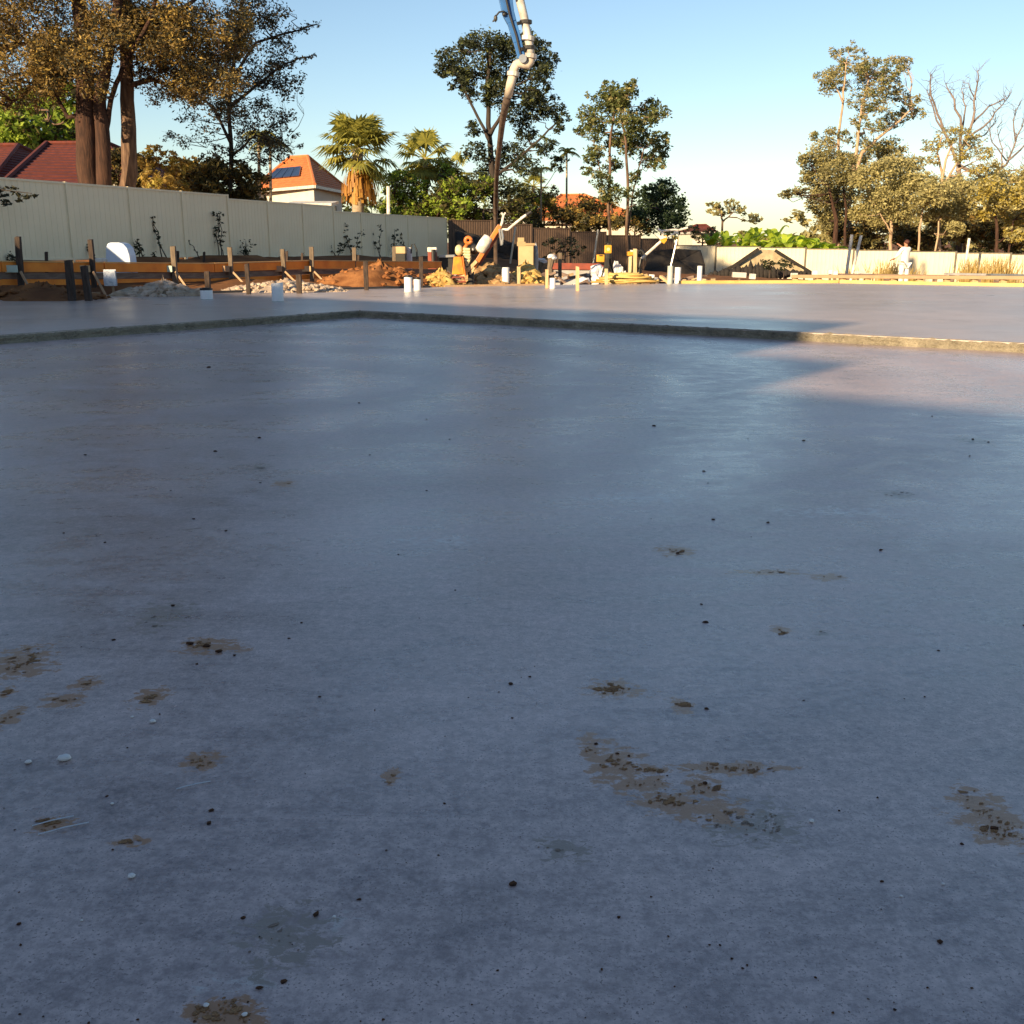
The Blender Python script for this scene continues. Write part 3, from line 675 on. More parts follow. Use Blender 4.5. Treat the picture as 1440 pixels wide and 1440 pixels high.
# ------------------------------------------------------------------ power trowels
Y = 29.6
def pt(px, py, dy=0): return at(px, py, Y+dy)
b = onG(660, Y); r = empty('power_trowel', b, 'orange walk behind power trowel with tilted handle and white tank', 'power trowel')
# orange hopper shaped guard
def prism(mb, poly_px, y0, y1):
    m = len(poly_px); vs = [at(x, y, y0) for x, y in poly_px]+[Vector((at(x, y, y0).x, y1, at(x, y, y0).z)) for x, y in poly_px]
    return mb.add(vs, [tuple(range(m)), tuple(range(2*m-1, m-1, -1))]+[((i+1)%m, i, m+i, m+(i+1)%m) for i in range(m)])
mb = MB(); prism(mb, [(638,361),(649,361),(653,386),(635.5,386)], Y-.35, Y+.15); mb.build('guard', 'amber_paint', r, bevel=.015)
mb = MB(); prism(mb, [(649.5,360),(651.5,361),(655,388),(653.4,388)], Y-.37, Y+.16); mb.build('guard_side', 'orange_paint', r, bevel=.01)
mb = MB(); mb.tube([pt(633,393,-.4),pt(638,390,-.4),pt(652,390,-.4),pt(655,396,-.4),pt(640,397,-.4),pt(633,393,-.4)], .03, 6); mb.build('foot_ring', 'red_paint', r)
mb = MB(); mb.lump(pt(645.5,352), (.12,.14,.16), .03, 2); mb.build('float_tank', 'engine_cream', r, smooth=True)
mb = MB(); ring = [pt(658.5+4.2*math.cos(a*math.pi/6), 338+4.2*math.sin(a*math.pi/6)) for a in range(13)]; mb.tube(ring, .05, 6); mb.tube([pt(657.5,343),pt(651,352)], .05, 6); mb.build('lifting_eye', 'orange_paint', r, smooth=True)
mb = MB(); prism(mb, [(651,348),(661,349),(662,364),(658,374),(655,374)], Y-.2, Y+.2)
for q_ in range(5): mb.bar(pt(651,350+q_*4,-.22), pt(661,351+q_*4,-.22), .03, .05)
mb.build('engine', 'engine_cream', r, bevel=.01)
mb = MB(); mb.lump(pt(667,351,.1), (.13,.15,.15), .08, 2); mb.build('air_filter', 'dark_metal', r, smooth=True)
mb = MB(); mb.lump(pt(664.5,351.5,-.08), (.035,.03,.04), .05, 1); mb.build('filter_cap', 'white_paint', r)
mb = MB(); mb.bar(pt(664,379), pt(703,317), .13, .13); mb.build('handle_column', 'orange_paint', r, bevel=.015)
mb = MB(); mb.bar(pt(674,372,.1), pt(706,322,.1), .07, .07); mb.build('rear_strut', 'red_paint', r)
mb = MB(); mb.bar(pt(657,381,-.1), pt(670,367,-.1), .06, .09); mb.bar(pt(661,386,-.1), pt(667,376,-.1), .05, .06); mb.build('pitch_link', 'timber_pale', r)
mb = MB(); d_ = (pt(703,317)-pt(664,379)).normalized(); c_ = pt(681,343,-.02)
mb.tube([c_-d_*.27, c_-d_*.22, c_, c_+d_*.22, c_+d_*.25], [.06,.15,.165,.14,.05], 14); mb.build('water_tank', 'white_paint', r, smooth=True)
mb = MB(); mb.tube([pt(703,321), pt(706,313), pt(708,303), pt(705,299)], .035, 6); mb.tube([pt(708,303),pt(711,299)], .025, 6); mb.build('lever', 'white_paint', r)
mb = MB(); mb.tube([pt(706,323), pt(714,323), pt(726,313), pt(736,305), pt(742,301)], .038, 8); mb.build('handlebar', 'white_paint', r, smooth=True)
mb = MB(); mb.tube([pt(740,302.5), pt(747,298)], .045, 8); mb.build('grip', 'black_plastic', r)
mb = MB(); mb.tube([pt(702,322,-.1), pt(705,345,-.1)], .03, 6); mb.tube([pt(705,322,-.12), pt(707,335,-.12), pt(706,344,-.12)], .03, 6); mb.build('control_cable', 'steel', r)
mb = MB()
for k in range(4):
    a = k*math.pi/2+.5; c_ = onG(662, Y, .05); mb.box((c_.x+.3*math.cos(a), c_.y+.3*math.sin(a), c_.z+.02), (.5,.15,.012), Euler((.1,0,a)).to_matrix())
mb.build('blade', 'dark_metal', r)
mb = MB(); c_ = onG(662, Y, .1); mb.tube([c_-Vector((0,0,.1)), c_+Vector((0,0,.35))], .09, 10); mb.build('gearbox', 'dark_metal', r)
Y = 33.5
b = onG(900, Y); r = empty('power_trowel', b, 'second power trowel with white tilted handle and yellow throttle box', 'power trowel')
mb = MB(); mb.tube([pt(902,364), pt(930,339)], .045, 8); mb.build('handle_column', 'white_paint', r)
mb = MB(); mb.tube([pt(897,380), pt(902,364)], .06, 8); mb.tube([b-Vector((0,0,.05)), pt(897,380)], .07, 8); mb.build('handle_foot', 'dark_metal', r)
mb = MB(); prism(mb, [(927,333),(938,331),(938,338),(934,343),(930,340)], Y-.15, Y+.1); mb.build('throttle_box', 'level_yellow', r, bevel=.01)
mb = MB(); prism(mb, [(921.5,330),(939,333),(929,337)], Y-.17, Y+.02); mb.build('cowl', 'white_paint', r)
mb = MB(); mb.tube([pt(925,322), pt(930,325), pt(950,323), pt(955,324)], .035, 6); mb.tube([pt(932,332), pt(931,325)], .035, 6); mb.tube([pt(939,334), pt(950,327), pt(954,323)], .03, 6); mb.build('handlebar_frame', 'white_paint', r)
mb = MB(); prism(mb, [(947,326),(954,322.5),(954,330)], Y-.05, Y+.02); mb.build('gusset', 'white_paint', r)
mb = MB(); mb.tube([pt(955,323.5), pt(969,319.5)], .035, 6); mb.build('handlebar', 'white_paint', r)
mb = MB(); mb.tube([pt(967,320), pt(972,318)], .045, 8); mb.build('grip', 'black_plastic', r)
mb = MB(); prism(mb, [(884,363),(894,363),(897,386),(883,386)], Y-.1, Y+.25); mb.build('engine', 'dark_metal', r, bevel=.02)
mb = MB(); prism(mb, [(884.5,361),(889,360),(888,383),(884,385)], Y-.2, Y-.05); prism(mb, [(890.5,364),(893.5,363),(894.5,378),(891.5,381)], Y-.22, Y-.05); mb.build('engine_cover', 'engine_cream', r, bevel=.015)
mb = MB(); prism(mb, [(883,354),(891,353),(893,359),(883,360)], Y-.22, Y+.1); mb.build('fuel_tank', 'level_yellow', r, bevel=.015)
mb = MB(); prism(mb, [(887,351.5),(893,352),(893,354),(887,354)], Y-.23, Y); mb.build('filter_cap', 'white_paint', r)
for gx in (898, 903):
    mb = MB(); mb.tube([pt(gx+5*math.cos(a_*.4+.4), 366-14*math.sin(a_*.4+.0), .3) for a_ in range(8)], .04, 6); mb.build('guard_ring', 'dark_metal', r)
mb = MB()
for k in range(4):
    a = k*math.pi/2+.3; c_ = b; mb.box((c_.x+.3*math.cos(a), c_.y+.3*math.sin(a), c_.z+.04), (.5,.15,.012), Euler((.1,0,a)).to_matrix())
mb.tube([b, b+Vector((0,0,.5))], .09, 10)
mb.build('blade', 'dark_metal', r)

# ------------------------------------------------------------------ box, bags, laser level, hose coil
Y = 33; r,cx,zt,W = crate('cardboard_box', 729, 750, 343, 378, Y, .45, 'card', 'open cardboard box on the rubble before the dark fence', 'box')
for x0,y0,x1,y1,dy in ((727,340,739,346,-.24),(739,342,752,345,-.25),(728,334,737,343,.2)):
    mb = MB(); a = at(x0,y0,Y+dy); e = at(x1,y1,Y+dy); mb.box(((a.x+e.x)/2, Y+dy, (a.z+e.z)/2), (e.x-a.x, .03, abs(a.z-e.z)), Euler((.35,0,0)).to_matrix()); mb.build('flap', 'card', r)
b = onG(753.5, 33.2); mb = MB(); t = at(753,342,33.2); mb.lump((b.x,b.y,(b.z+t.z)/2), (.09,.15,(t.z-b.z)/2*1.05), .05, 2); tag(mb.build('grey_sack', 'grey_bag', smooth=True, loc=b), 'grey plastic sack hanging beside the cardboard box', 'sack')
for px, pyt, Y, rx, mt, lab in ((761,363,34,.13,'white_bag','small white bundle right of the cardboard box'),(776,357.5,33.4,.11,'white_bag','white helmet shaped bag on the brown stump')):
    b = onG(px, Y); t = at(px, pyt, Y); r = empty('white_bundle', b, lab, 'bag')
    mb = MB(); mb.lump((b.x,b.y,t.z-.07), (rx*1.3,.13,.075), .22, 2); mb.lump((b.x+.06,b.y,t.z-.12), (rx,.12,.07), .2, 2); mb.build('cloth', mt, r)
    mb = MB(); mb.tube([b-Vector((0,0,.05)), (b.x-.06,b.y,(b.z+t.z)/2), (b.x,b.y,t.z-.12)], [rx*1.3,rx*.8,rx*1.0], 7); mb.build('stump', 'stake_grey', r)
# red and grey drain trench forms behind
a = at(775, 370, 37); e = at(850, 371, 37); cx = (a.x+e.x)/2; g_ = G(cx,37); r = empty('red_form', (cx,37,g_), 'long dull red form beam behind the pale stakes', 'beam')
mb = MB(); mb.bar((a.x,37,a.z-.1), (e.x,37,e.z-.1), .10, .22); mb.build('web', 'red_paint', r, bevel=.006)
for f_ in (.05,.5,.95):
    mb = MB(); x = a.x+(e.x-a.x)*f_; mb.bar((x,37.1,g_-.2), (x,37.1,a.z+(.35 if f_ < .1 else -.02)), .09, .09); mb.build('peg', 'stake_grey', r)
mb = MB(); mb.bar((a.x+.1,37.05,(a.z+g_)/2-.05), (e.x,37.05,(a.z+g_)/2-.05), .05, max(.1,a.z-.2-g_)); mb.build('backing_board', 'grey_bag', r)
stake(787.5, 355, 34.5, 5, 'stake_grey', 'brown square post standing before the red form beam', None, 0)
Y = 31; b = onG(855, Y)
r = empty('laser_level', b, 'orange laser level on a black tripod at the slab edge', 'laser level')
top = pt(855, 359)
for px, dy in ((841,-.1),(853,-.55),(869,.25)):
    e = at(px, 398, Y+dy); e.z = G(e.x, e.y)
    mb = MB(); mid = top.lerp(e,.5); mb.bar(top-Vector((0,0,.02)), mid, .07, .045, Vector((0,1,0))); mb.bar(mid+(top-mid)*.15, e, .045, .03, Vector((0,1,0))); mb.build('leg', 'dark_metal', r)
mb = MB(); mb.tube([top-Vector((0,0,.1)), top+Vector((0,0,.06))], [.09,.11], 10); mb.build('head', 'dark_metal', r)
mb = MB(); c_ = pt(855,350.5); mb.box(c_, (.21,.2,.24)); mb.build('housing', 'level_yellow', r, bevel=.03)
mb = MB(); mb.tube([c_+Vector((0,0,.10)), c_+Vector((0,0,.19))], [.08,.07], 10); mb.build('rotor_cap', 'dark_metal', r)
mb = MB(); mb.tube([c_+Vector((0,-.11,.0)), c_+Vector((0,-.10,.0))], .05, 10); mb.build('lens', 'engine_cream', r)
mb = MB(); mb.tube([c_+Vector((-.08,-.05,.1)), c_+Vector((-.08,-.1,.2)), c_+Vector((.08,-.1,.2)), c_+Vector((.08,-.05,.1))], .015, 6); mb.build('handle', 'dark_metal', r)
r,cx,zt,W = crate('level_case', 839, 849.5, 358, 368.5, 36.7, .3, 'level_yellow', 'yellow case on the red form beam beside the laser level', 'case', base=False)
mb = MB(); mb.box((cx,36.53,zt-.03), (.12,.04,.03)); mb.build('handle', 'dark_metal', r)
for px, pyt, Y, rx, rz, lab in ((838,388,31.6,.20,.1,'white crumpled plastic bag left of the tripod'),(843,373,33.0,.34,.3,'large white plastic sheet bundle behind the tripod'),(872,363,33.6,.2,.25,'white bag hung between tripod and yellow trowel'),(818,390,31.8,.26,.08,'flat white bag lying behind the pale stake')):
    b = onG(px, Y); t = at(px, pyt, Y); mb = MB(); hh = max(.12, t.z-b.z); 
    for q_ in range(7):
        f_ = random.uniform(.35,.7); mb.lump((b.x+random.uniform(-.6,.6)*rx, b.y+random.uniform(-.1,.1), b.z+hh*random.uniform(.15,.75)), (rx*f_, .16, hh*f_*.6), .22, 2)
    tag(mb.build('plastic_bag', 'white_bag', smooth=False, loc=b), lab, 'bag')
b = onG(884, 29.7); b.z = .1; r = empty('strap_coil', b, 'flat coil of yellow hose on the slab edge below the trowel', 'hose')
for k in range(9):
    mb = MB(); rr = .75-.05*k; ox, oy = random.uniform(-.12,.12), random.uniform(-.1,.1)
    mb.tube([(b.x+ox+rr*1.2*math.cos(a_*.35), b.y+oy+rr*.55*math.sin(a_*.35), b.z+.05+.028*k+.012*math.sin(a_*1.3+k)) for a_ in range(19)], .03, 6); mb.build('loop', 'timber_yellow' if k % 2 else 'yellow_chip', r, smooth=True)
for px, pyt, pyb, Y, wx, lab in ((920,381,387,31,9,'small white block left of the grey pipe'),):
    b = onG(px, Y); 
b0_ = []
blocks = [(918,386,30,.16,'white'),(1042,383,33,.42,'cream'),(1061,385,32,.16,'white'),(1120,384,33,.16,'white'),(1149,380,36,.2,'white'),(1171,379,37,.18,'white'),(1178,380,36,.16,'white'),(1211,381,36,.2,'white'),(1221,384,35.5,.35,'cream')]
for px, pyt, Y, wd, kd in blocks:
    b = onG(px, Y); t = at(px, pyt, Y); r = empty('foam_block', b, 'small white block stood up along the far slab formwork' if kd == 'white' else 'wide cream block resting along the far slab formwork', 'block', kd+' blocks at the far slab edge')
    mb = MB(); hh = .16; mb.box((b.x,b.y,t.z-hh/2), (wd,.2,hh), Euler((0,random.uniform(-.06,.06),random.uniform(-.3,.3))).to_matrix()); mb.build('block', 'white_paint' if kd == 'white' else 'gutter', r, bevel=.012)
    mb = MB(); mb.bar((b.x,b.y,b.z-.1), (b.x,b.y,t.z-hh), .07, .07); mb.build('peg', 'stake_grey', r)

# jumbled offcuts and scraps along the far slab edge, too small to pick apart
for mt, lab, seed, cnt in (('old_board','jumbled dark timber scraps strewn behind the far slab edge',3,110),('timber_pale','pale timber offcuts strewn among the rubble behind the slab',5,70),('grey_bag','grey scraps of sheet and rubbish behind the far slab edge',9,60)):
    rs = random.Random(seed); mb = MB()
    for _ in range(cnt):
        px = rs.uniform(600, 1010); Y_ = rs.uniform(30.2, 38); p = onG(px, Y_, .03+rs.random()*.06); a_ = rs.uniform(-.5,.5) if rs.random() < .7 else rs.uniform(0,3.1); L_ = rs.uniform(.12,.6)
        d_ = Vector((math.cos(a_), math.sin(a_), rs.uniform(-.1,.45)))*L_/2
        mb.bar(p-d_+Vector((0,0,abs(d_.z))), p+d_+Vector((0,0,abs(d_.z))), rs.uniform(.05,.16), rs.uniform(.03,.12))
    tag(mb.build('scrap_litter', mt), lab, 'debris', kind='stuff')
# ------------------------------------------------------------------ far right edge formwork
ep = [flat(x, y, ZU) for x, y in ((955,398.8),(1180,398.0),(1440,403.0),(1700,410))]
for i in range(3):
    a, b = ep[i], ep[i+1]; d = (b-a).normalized(); nb = Vector((-d.y,d.x,0)); 
    if nb.y < 0: nb = -nb
    labs = ['sunlit yellow edge board along the slab by the white pipes','sunlit yellow edge board before the cream fence','sunlit yellow edge board running out past the white poles']
    ga = G(a.x,a.y); r = empty('edge_board', (a.x,a.y,ga), labs[i], 'board', 'yellow edge boards')
    mb = MB(); mb.bar(a+nb*.06+d*.01+Vector((0,0,-.02)), b+nb*.06-d*.01+Vector((0,0,-.02)), .09, .20); mb.build('board', 'timber_yellow', r, bevel=.006)
    L = (b-a).length; nn = int(L/1.4)
    for j in range(nn+1):
        p = a+d*(L*(j+.3)/(nn+.6))+nb*.15; gz_ = G(p.x,p.y); mb = MB(); mb.bar((p.x,p.y,min(gz_,-.25)-.2), (p.x,p.y,.06), .06, .06); mb.build('peg', 'timber_brace', r)
# raised bearer on blocks behind
ra = at(1115, 388.5, 33); rb = at(1500, 391, 28.5); d = (rb-ra).normalized()
r = empty('bearer_rail', (ra.x,ra.y,G(ra.x,ra.y)), 'weathered timber bearer raised on blocks behind the yellow board', 'bearer')
mb = MB(); mb.bar(ra, rb, .30, .10); mb.build('bearer', 'timber_brace', r, bevel=.01)
L = (rb-ra).length; nn = 10
for j in range(nn+1):
    p = ra+d*(L*(j+.1)/(nn+.2)); gz_ = G(p.x,p.y); mb = MB(); mb.bar((p.x,p.y,min(gz_,p.z-.3)-.1), (p.x,p.y,p.z-.05), .16, .14); mb.build('block', 'timber_pale', r)
for i, (x0,x1,y,Y,mt) in enumerate(((1232,1330,387,33,'timber_brace'),(1330,1385,385,33,'grey_bag'),(1390,1470,386.5,31.5,'steel'),(1180,1262,386,35,'old_board'))):
    a = at(x0,y,Y); b = at(x1,y+1,Y); r = empty('stacked_plank', ((a.x+b.x)/2,Y,G((a.x+b.x)/2,Y)), ['brown plank lying on trestles behind the bearer','grey bundled sheet lying on trestles behind the bearer','bright metal plank lying on trestles behind the bearer','dark old plank lying on trestles behind the bearer'][i], 'plank')
    mb = MB(); mb.bar(a, b, .3, .06); mb.build('plank', mt, r)
    for f_ in (.15,.85):
        p = a.lerp(b, f_); mb = MB(); mb.bar((p.x,p.y,G(p.x,p.y)-.1), (p.x,p.y,p.z-.03), .08, .2); mb.build('trestle', 'old_board', r)

# ------------------------------------------------------------------ dark netting
def net(name, label, pts, Yoff=0, thick=.02, sag=.0, hem=None):
    """pts: (px,py,Y) corners, triangulated as a fan, gently creased"""
    P = [at(*p) for p in pts]; c = sum(P, Vector())/len(P)
    b = P[0].copy(); b.z = min(p.z for p in P)
    r = empty(name, b, label, 'netting'); mb = MB(); N = 8
    for i in range(len(P)):
        a, e = P[i], P[(i+1) % len(P)]
        grid = {}; vs = []; fs = []
        for u in range(N+1):
            for v in range(N+1-u):
                s_, t_ = u/N, v/N; p = c*(1-s_-t_)+a*s_+e*t_
                p = p+Vector((0, .08*math.sin(7*p.x+3*p.z)+.05*math.sin(13*p.x), 0)); grid[u,v] = len(vs); vs.append(p)
        for u in range(N):
            for v in range(N-u):
                fs.append((grid[u,v], grid[u+1,v], grid[u,v+1]))
                if u+v < N-1: fs.append((grid[u+1,v], grid[u+1,v+1], grid[u,v+1]))
        mb.add(vs, fs)
    o = mb.build('cloth', 'mesh_dark', r, smooth=True); so = o.modifiers.new('thick', 'SOLIDIFY'); so.thickness = thick
    return r
def gy(px, Y): p = onG(px, Y); 
def groundpy(px, Y):
    z = onG(px, Y).z
    lo, hi = 300, 500
    for _ in range(30):
        m_ = (lo+hi)/2
        if at(px, m_, Y).z > z: lo = m_
        else: hi = m_
    return lo
net('shade_netting', 'black netting hung sagging on the dark fence behind the trowel', [(640,323,50),(672,331,50),(700,334,50),(728,345,49),(728,groundpy(728,49)+2,49),(640,groundpy(640,49)+2,49)])
net('shade_netting', 'dark netting slumped where the dark and cream fences meet', [(915,353,52),(948,350,52),(985,352,53),(991,372,52),(992,groundpy(992,51)+1,51),(905,groundpy(905,51)+1,51)])
# dark netting draped as a tent in front of the cream fence: hem bands and slumped foot
Yn = 50; r = empty('tent_netting', onG(1068, Yn), 'black netting draped like a tent against the cream fence', 'netting')
def band(mb, pth, wd):
    for (x1,y1),(x2,y2) in zip(pth, pth[1:]):
        a = at(x1,y1,Yn); b = at(x2,y2,Yn); mb.bar(a, b, .05, wd, Vector((0,1,0))) if False else mb.bar(a, b, wd, .05, Vector((0,1,0)))
mb = MB(); band(mb, [(1067,350),(1048,363),(1032,374),(1015,382),(1000,389)], .15); mb.build('hem', 'mesh_dark', r)
mb = MB(); band(mb, [(1090,352),(1106,362),(1122,372),(1142,384)], .14); mb.build('hem', 'mesh_dark', r)
mb = MB()
for i in range(26):
    t_ = i/25; px = 1002+138*t_; hh = .16+.32*math.exp(-((t_-.42)/.3)**2)*(1+.4*math.sin(i*2.1)); g_ = onG(px, Yn-.3)
    mb.lump((g_.x,g_.y,at(px,389-3*t_,Yn).z+hh*.25), (.18,.2,hh), .2, 1)
mb.build('slumped_folds', 'mesh_dark', r, smooth=True)
mb = MB(); a = at(1068,350,Yn+.3); e = at(1016,388,Yn+.1); f_ = at(1138,386,Yn+.1); vs = [a, e, f_]; mb.add([a,e,f_,at(1090,352,Yn+.3)], [(0,1,2),(0,2,3)])
o = mb.build('cloth', mat('net_tan', (.44,.36,.22), .9, (.30,.23,.14), 4), r); so = o.modifiers.new('thick', 'SOLIDIFY'); so.thickness = .015
for px, Y, s in ((1085,48,.5),(1105,47.5,.45)):
    b = onG(px, Y); r = empty('weed_clump', b, 'dark scrubby weed growing before the tent netting', 'weed', 'weeds at the tent netting')
    mb = MB(); mb.tube([b, b+Vector((.02,0,s*1.5))], .025, 5); mb.build('stem', 'stake_dark', r)
    leaf_mesh('leaves', [(b+Vector((0,0,s*1.6)), s*.8, 160)], .16, 'leaf_vine', r)

# ------------------------------------------------------------------ concrete pump boom
hb = onG(697, 35.5); r = empty('pump_boom', hb, 'blue concrete pump boom tip with white pipe and hanging hose', 'pump boom')
def hp(px, py, Y): return at(px, py, Y)
mb = MB()
arm = [(660,-330,25.5,26),(699,-70,25,21),(711,-2,25,18),(714.5,18,25,16),(720,32,25,12.5),(728,60,25,11),(733.5,82,25,10)]
for (x1,y1,Y1,w1),(x2,y2,Y2,w2) in zip(arm, arm[1:]):
    a, b = hp(x1,y1,Y1), hp(x2,y2,Y2); k = ppm(25); d_ = (b-a).normalized(); sx = d_.cross(Vector((0,1,0))).normalized()
    vs = []
    for p, w_ in ((a,w1),(b,w2)):
        for s1, s2 in ((-1,-1),(1,-1),(1,1),(-1,1)): vs.append(p+sx*s1*w_/k/2+Vector((0,s2*.11,0)))
    mb.add(vs, [(0,3,2,1),(4,5,6,7),(0,1,5,4),(1,2,6,5),(2,3,7,6),(3,0,4,7)])
mb.build('boom_arm', 'blue_paint', r, bevel=.01)
mb = MB(); mb.tube([hp(690,-330,25.1), hp(716,-80,25), hp(731,0,25), hp(737,24,25), hp(742,50,25), hp(745,66,25), hp(746,78,25)], [.10,.10,.098,.092,.09,.092,.095], 12); mb.build('delivery_pipe', 'pump_pipe', r, smooth=True)
for px, py, w_ in ((742.5,54,.15),(746,79,.15),(722,104,.14)):
    mb = MB(); c_ = hp(px,py,25); mb.tube([c_-Vector((.01,0,.045)), c_+Vector((.0,0,.045))], w_, 12); mb.build('coupling', 'pump_pipe', r)
mb = MB(); mb.bar(hp(729,55,25), hp(745,54,25), .05, .06); mb.build('pipe_bracket', 'pump_pipe', r)
mb = MB(); mb.tube([hp(746,79,25), hp(745.5,87,25), hp(742,91.5,25), hp(737,90,25), hp(731,89,25), hp(726,91,25), hp(723,97,25), hp(721.5,105,25)], .10, 12); mb.build('elbow', 'hose_pale', r, smooth=True)
mb = MB(); mb.tube([hp(721.5,104,25), hp(718,118,25), hp(714.5,135,25.2)], [.10,.10,.095], 12); mb.build('hose_head', 'hose_pale', r, smooth=True)
mb = MB(); hs = [hp(714.5,134,25.2), hp(710,152,26), hp(706,175,27), hp(703,200,28), hp(700,225,29.5), hp(698,255,31.5), hp(697,285,33.5), hp(697,312,34.8), hb+Vector((0,-.2,.3)), hb+Vector((.4,-.1,.08)), hb+Vector((1.2,.3,.08))]
mb.tube(hs, [.095,.085,.078,.072,.07,.07,.07,.07,.07,.07,.07], 10); mb.build('end_hose', 'hose', r, smooth=True)
for f_ in (.12,.38,.62,.86):
    a = hp(714+22*f_, -60+150*f_, 24.86); b = hp(727+20*f_, -62+150*f_, 25.0); mb = MB(); mb.bar(a, b, .05, .07); mb.tube([b-Vector((0,0,.035)), b+Vector((0,0,.035))], .14, 10); mb.build('pipe_clamp', 'dark_metal', r)
mb = MB(); mb.tube([hp(700,-80,24.8), hp(712,0,24.82), hp(717,22,24.84), hp(726,50,24.85), hp(732,76,24.86)], .022, 6); mb.build('hydraulic_line', 'dark_metal', r)
mb = MB(); c_ = hp(735,84,25); mb.tube([c_+Vector((0,-.17,0)), c_+Vector((0,.17,0))], .09, 12); mb.build('pivot_pin', 'steel', r)
mb = MB(); mb.tube([hp(714,20,24.9), hp(708,16,24.8), hp(702,17,24.8), hp(698,22,24.8)], .02, 6); mb.build('cable', 'dark_metal', r)
mb = MB(); mb.lump(hp(697,26,24.8), (.05,.05,.075), .1, 1); mb.tube([hp(696,28,24.8), hp(692.5,30.5,24.8)], [.03,.012], 6); mb.lump(hp(709,20,24.85), (.05,.04,.05), .1, 1); mb.build('remote_plug', 'dark_metal', r)

# ------------------------------------------------------------------ houses
def tiled_slope(mb, e0, e1, r0, r1, courses=16, lift=.035):
    """stepped tile courses from the eave e0-e1 up to the ridge r0-r1"""
    e0, e1, r0, r1 = map(Vector, (e0, e1, r0, r1)); nrm = (e1-e0).cross(r0-e0)
    if nrm.length < 1e-6: nrm = (e1-e0).cross(r1-e0)
    nrm.normalize()
    if nrm.z < 0: nrm = -nrm
    for i in range(courses):
        a, b = i/courses, (i+1)/courses
        p = [e0.lerp(r0, a)+nrm*lift, e1.lerp(r1, a)+nrm*lift, e1.lerp(r1, b)+nrm*.004, e0.lerp(r0, b)+nrm*.004]
        q_ = [e0.lerp(r0, a)-nrm*.02, e1.lerp(r1, a)-nrm*.02]
        mb.add(p+q_, [(0,1,2,3),(4,5,1,0)])
def hip_house(name, label, corners, zb, ze, zr, ridge, wallmat, roofmat, over=.5, courses=16, windows=()):
    """corners: 4 ground points counter-clockwise; ridge: two points"""
    c = Vector((sum(p[0] for p in corners)/4, sum(p[1] for p in corners)/4, zb))
    r = empty(name, c, label, 'house')
    mb = MB(); vs = [(p[0],p[1],zb-.3) for p in corners]+[(p[0],p[1],ze) for p in corners]
    mb.add(vs, [(0,1,5,4),(1,2,6,5),(2,3,7,6),(3,0,4,7),(4,5,6,7)]); mb.build('wall', wallmat, r)
    E = []
    for p in corners:
        v = Vector((p[0],p[1],0)); d_ = Vector((v.x-c.x, v.y-c.y, 0)).normalized(); q_ = v+d_*over*1.41; E.append(Vector((q_.x,q_.y,ze)))
    R0 = Vector((ridge[0][0],ridge[0][1],zr)); R1 = Vector((ridge[1][0],ridge[1][1],zr))
    mb = MB(); tiled_slope(mb, E[0],E[1],R0,R1,courses); tiled_slope(mb, E[2],E[3],R1,R0,courses); tiled_slope(mb, E[1],E[2],R1,R1,courses); tiled_slope(mb, E[3],E[0],R0,R0,courses)
    ro = mb.build('roof', roofmat, r)
    mb = MB()
    for a, b in ((R0,R1),(E[0],R0),(E[3],R0),(E[1],R1),(E[2],R1)):
        if (a-b).length > .05: mb.tube([a+Vector((0,0,.04)), b+Vector((0,0,.06))], .10, 6)
    mb.build('ridge_cap', roofmat, ro)
    mb = MB()
    for a, b in zip(E, E[1:]+E[:1]): mb.bar(a+Vector((0,0,-.08)), b+Vector((0,0,-.08)), .09, .16)
    mb.build('gutter', 'gutter', r)
    for wi, (k, u0, u1, z0, z1) in enumerate(windows):
        a, b = Vector((*corners[k][:2],0)), Vector((*corners[(k+1) % 4][:2],0)); d_ = b-a; n_ = Vector((d_.y,-d_.x,0)).normalized()
        if n_.dot(a-Vector((c.x,c.y,0))) < 0: n_ = -n_
        p, q_ = a+d_*u0, a+d_*u1
        mb = MB(); mb.add([p+n_*.02+Vector((0,0,z0)), q_+n_*.02+Vector((0,0,z0)), q_+n_*.02+Vector((0,0,z1)), p+n_*.02+Vector((0,0,z1))], [(0,1,2,3)]); wo = mb.build('window', 'glass_dark', r)
        mb = MB()
        for z in (z0, z1, ): mb.bar(p+n_*.03+Vector((0,0,z)), q_+n_*.03+Vector((0,0,z)), .07, .07)
        for x in (p, q_, (p+q_)/2): mb.bar(x+n_*.03+Vector((0,0,z0)), x+n_*.03+Vector((0,0,z1)), .06, .06)
        mb.build('frame', 'gutter', wo)
    return r, E, R0, R1
# red tiled house behind the left trees
Yh = 38; k = ppm(Yh); zr = hgt(65,206,46); ze = hgt(20,258,38)
A0 = at(22,258,38); A1 = at(205,262,40)
hip_house('red_tiled_house', 'red tiled hip roof house behind the big left trunks', [(A0.x,38),(A1.x,39),(A1.x,52),(A0.x,52)], G(A0.x,40), ze, zr, [(at(66,206,45).x,45),(at(150,206,45).x,45)], 'brick', 'tile_red', .4, 14)
A0 = at(-420,250,38); A1 = at(28,250,40)
hip_house('red_tiled_house', 'red tiled roof house at the fence end beside a matching roof', [(A0.x,41),(A1.x-1.6,41),(A1.x-1.6,54),(A0.x,54)], G(A0.x,44), hgt(0,252,41), hgt(20,206,47), [(at(-300,206,47).x,47),(at(25,206,47).x,47)], 'brick', 'tile_red', .4, 14)
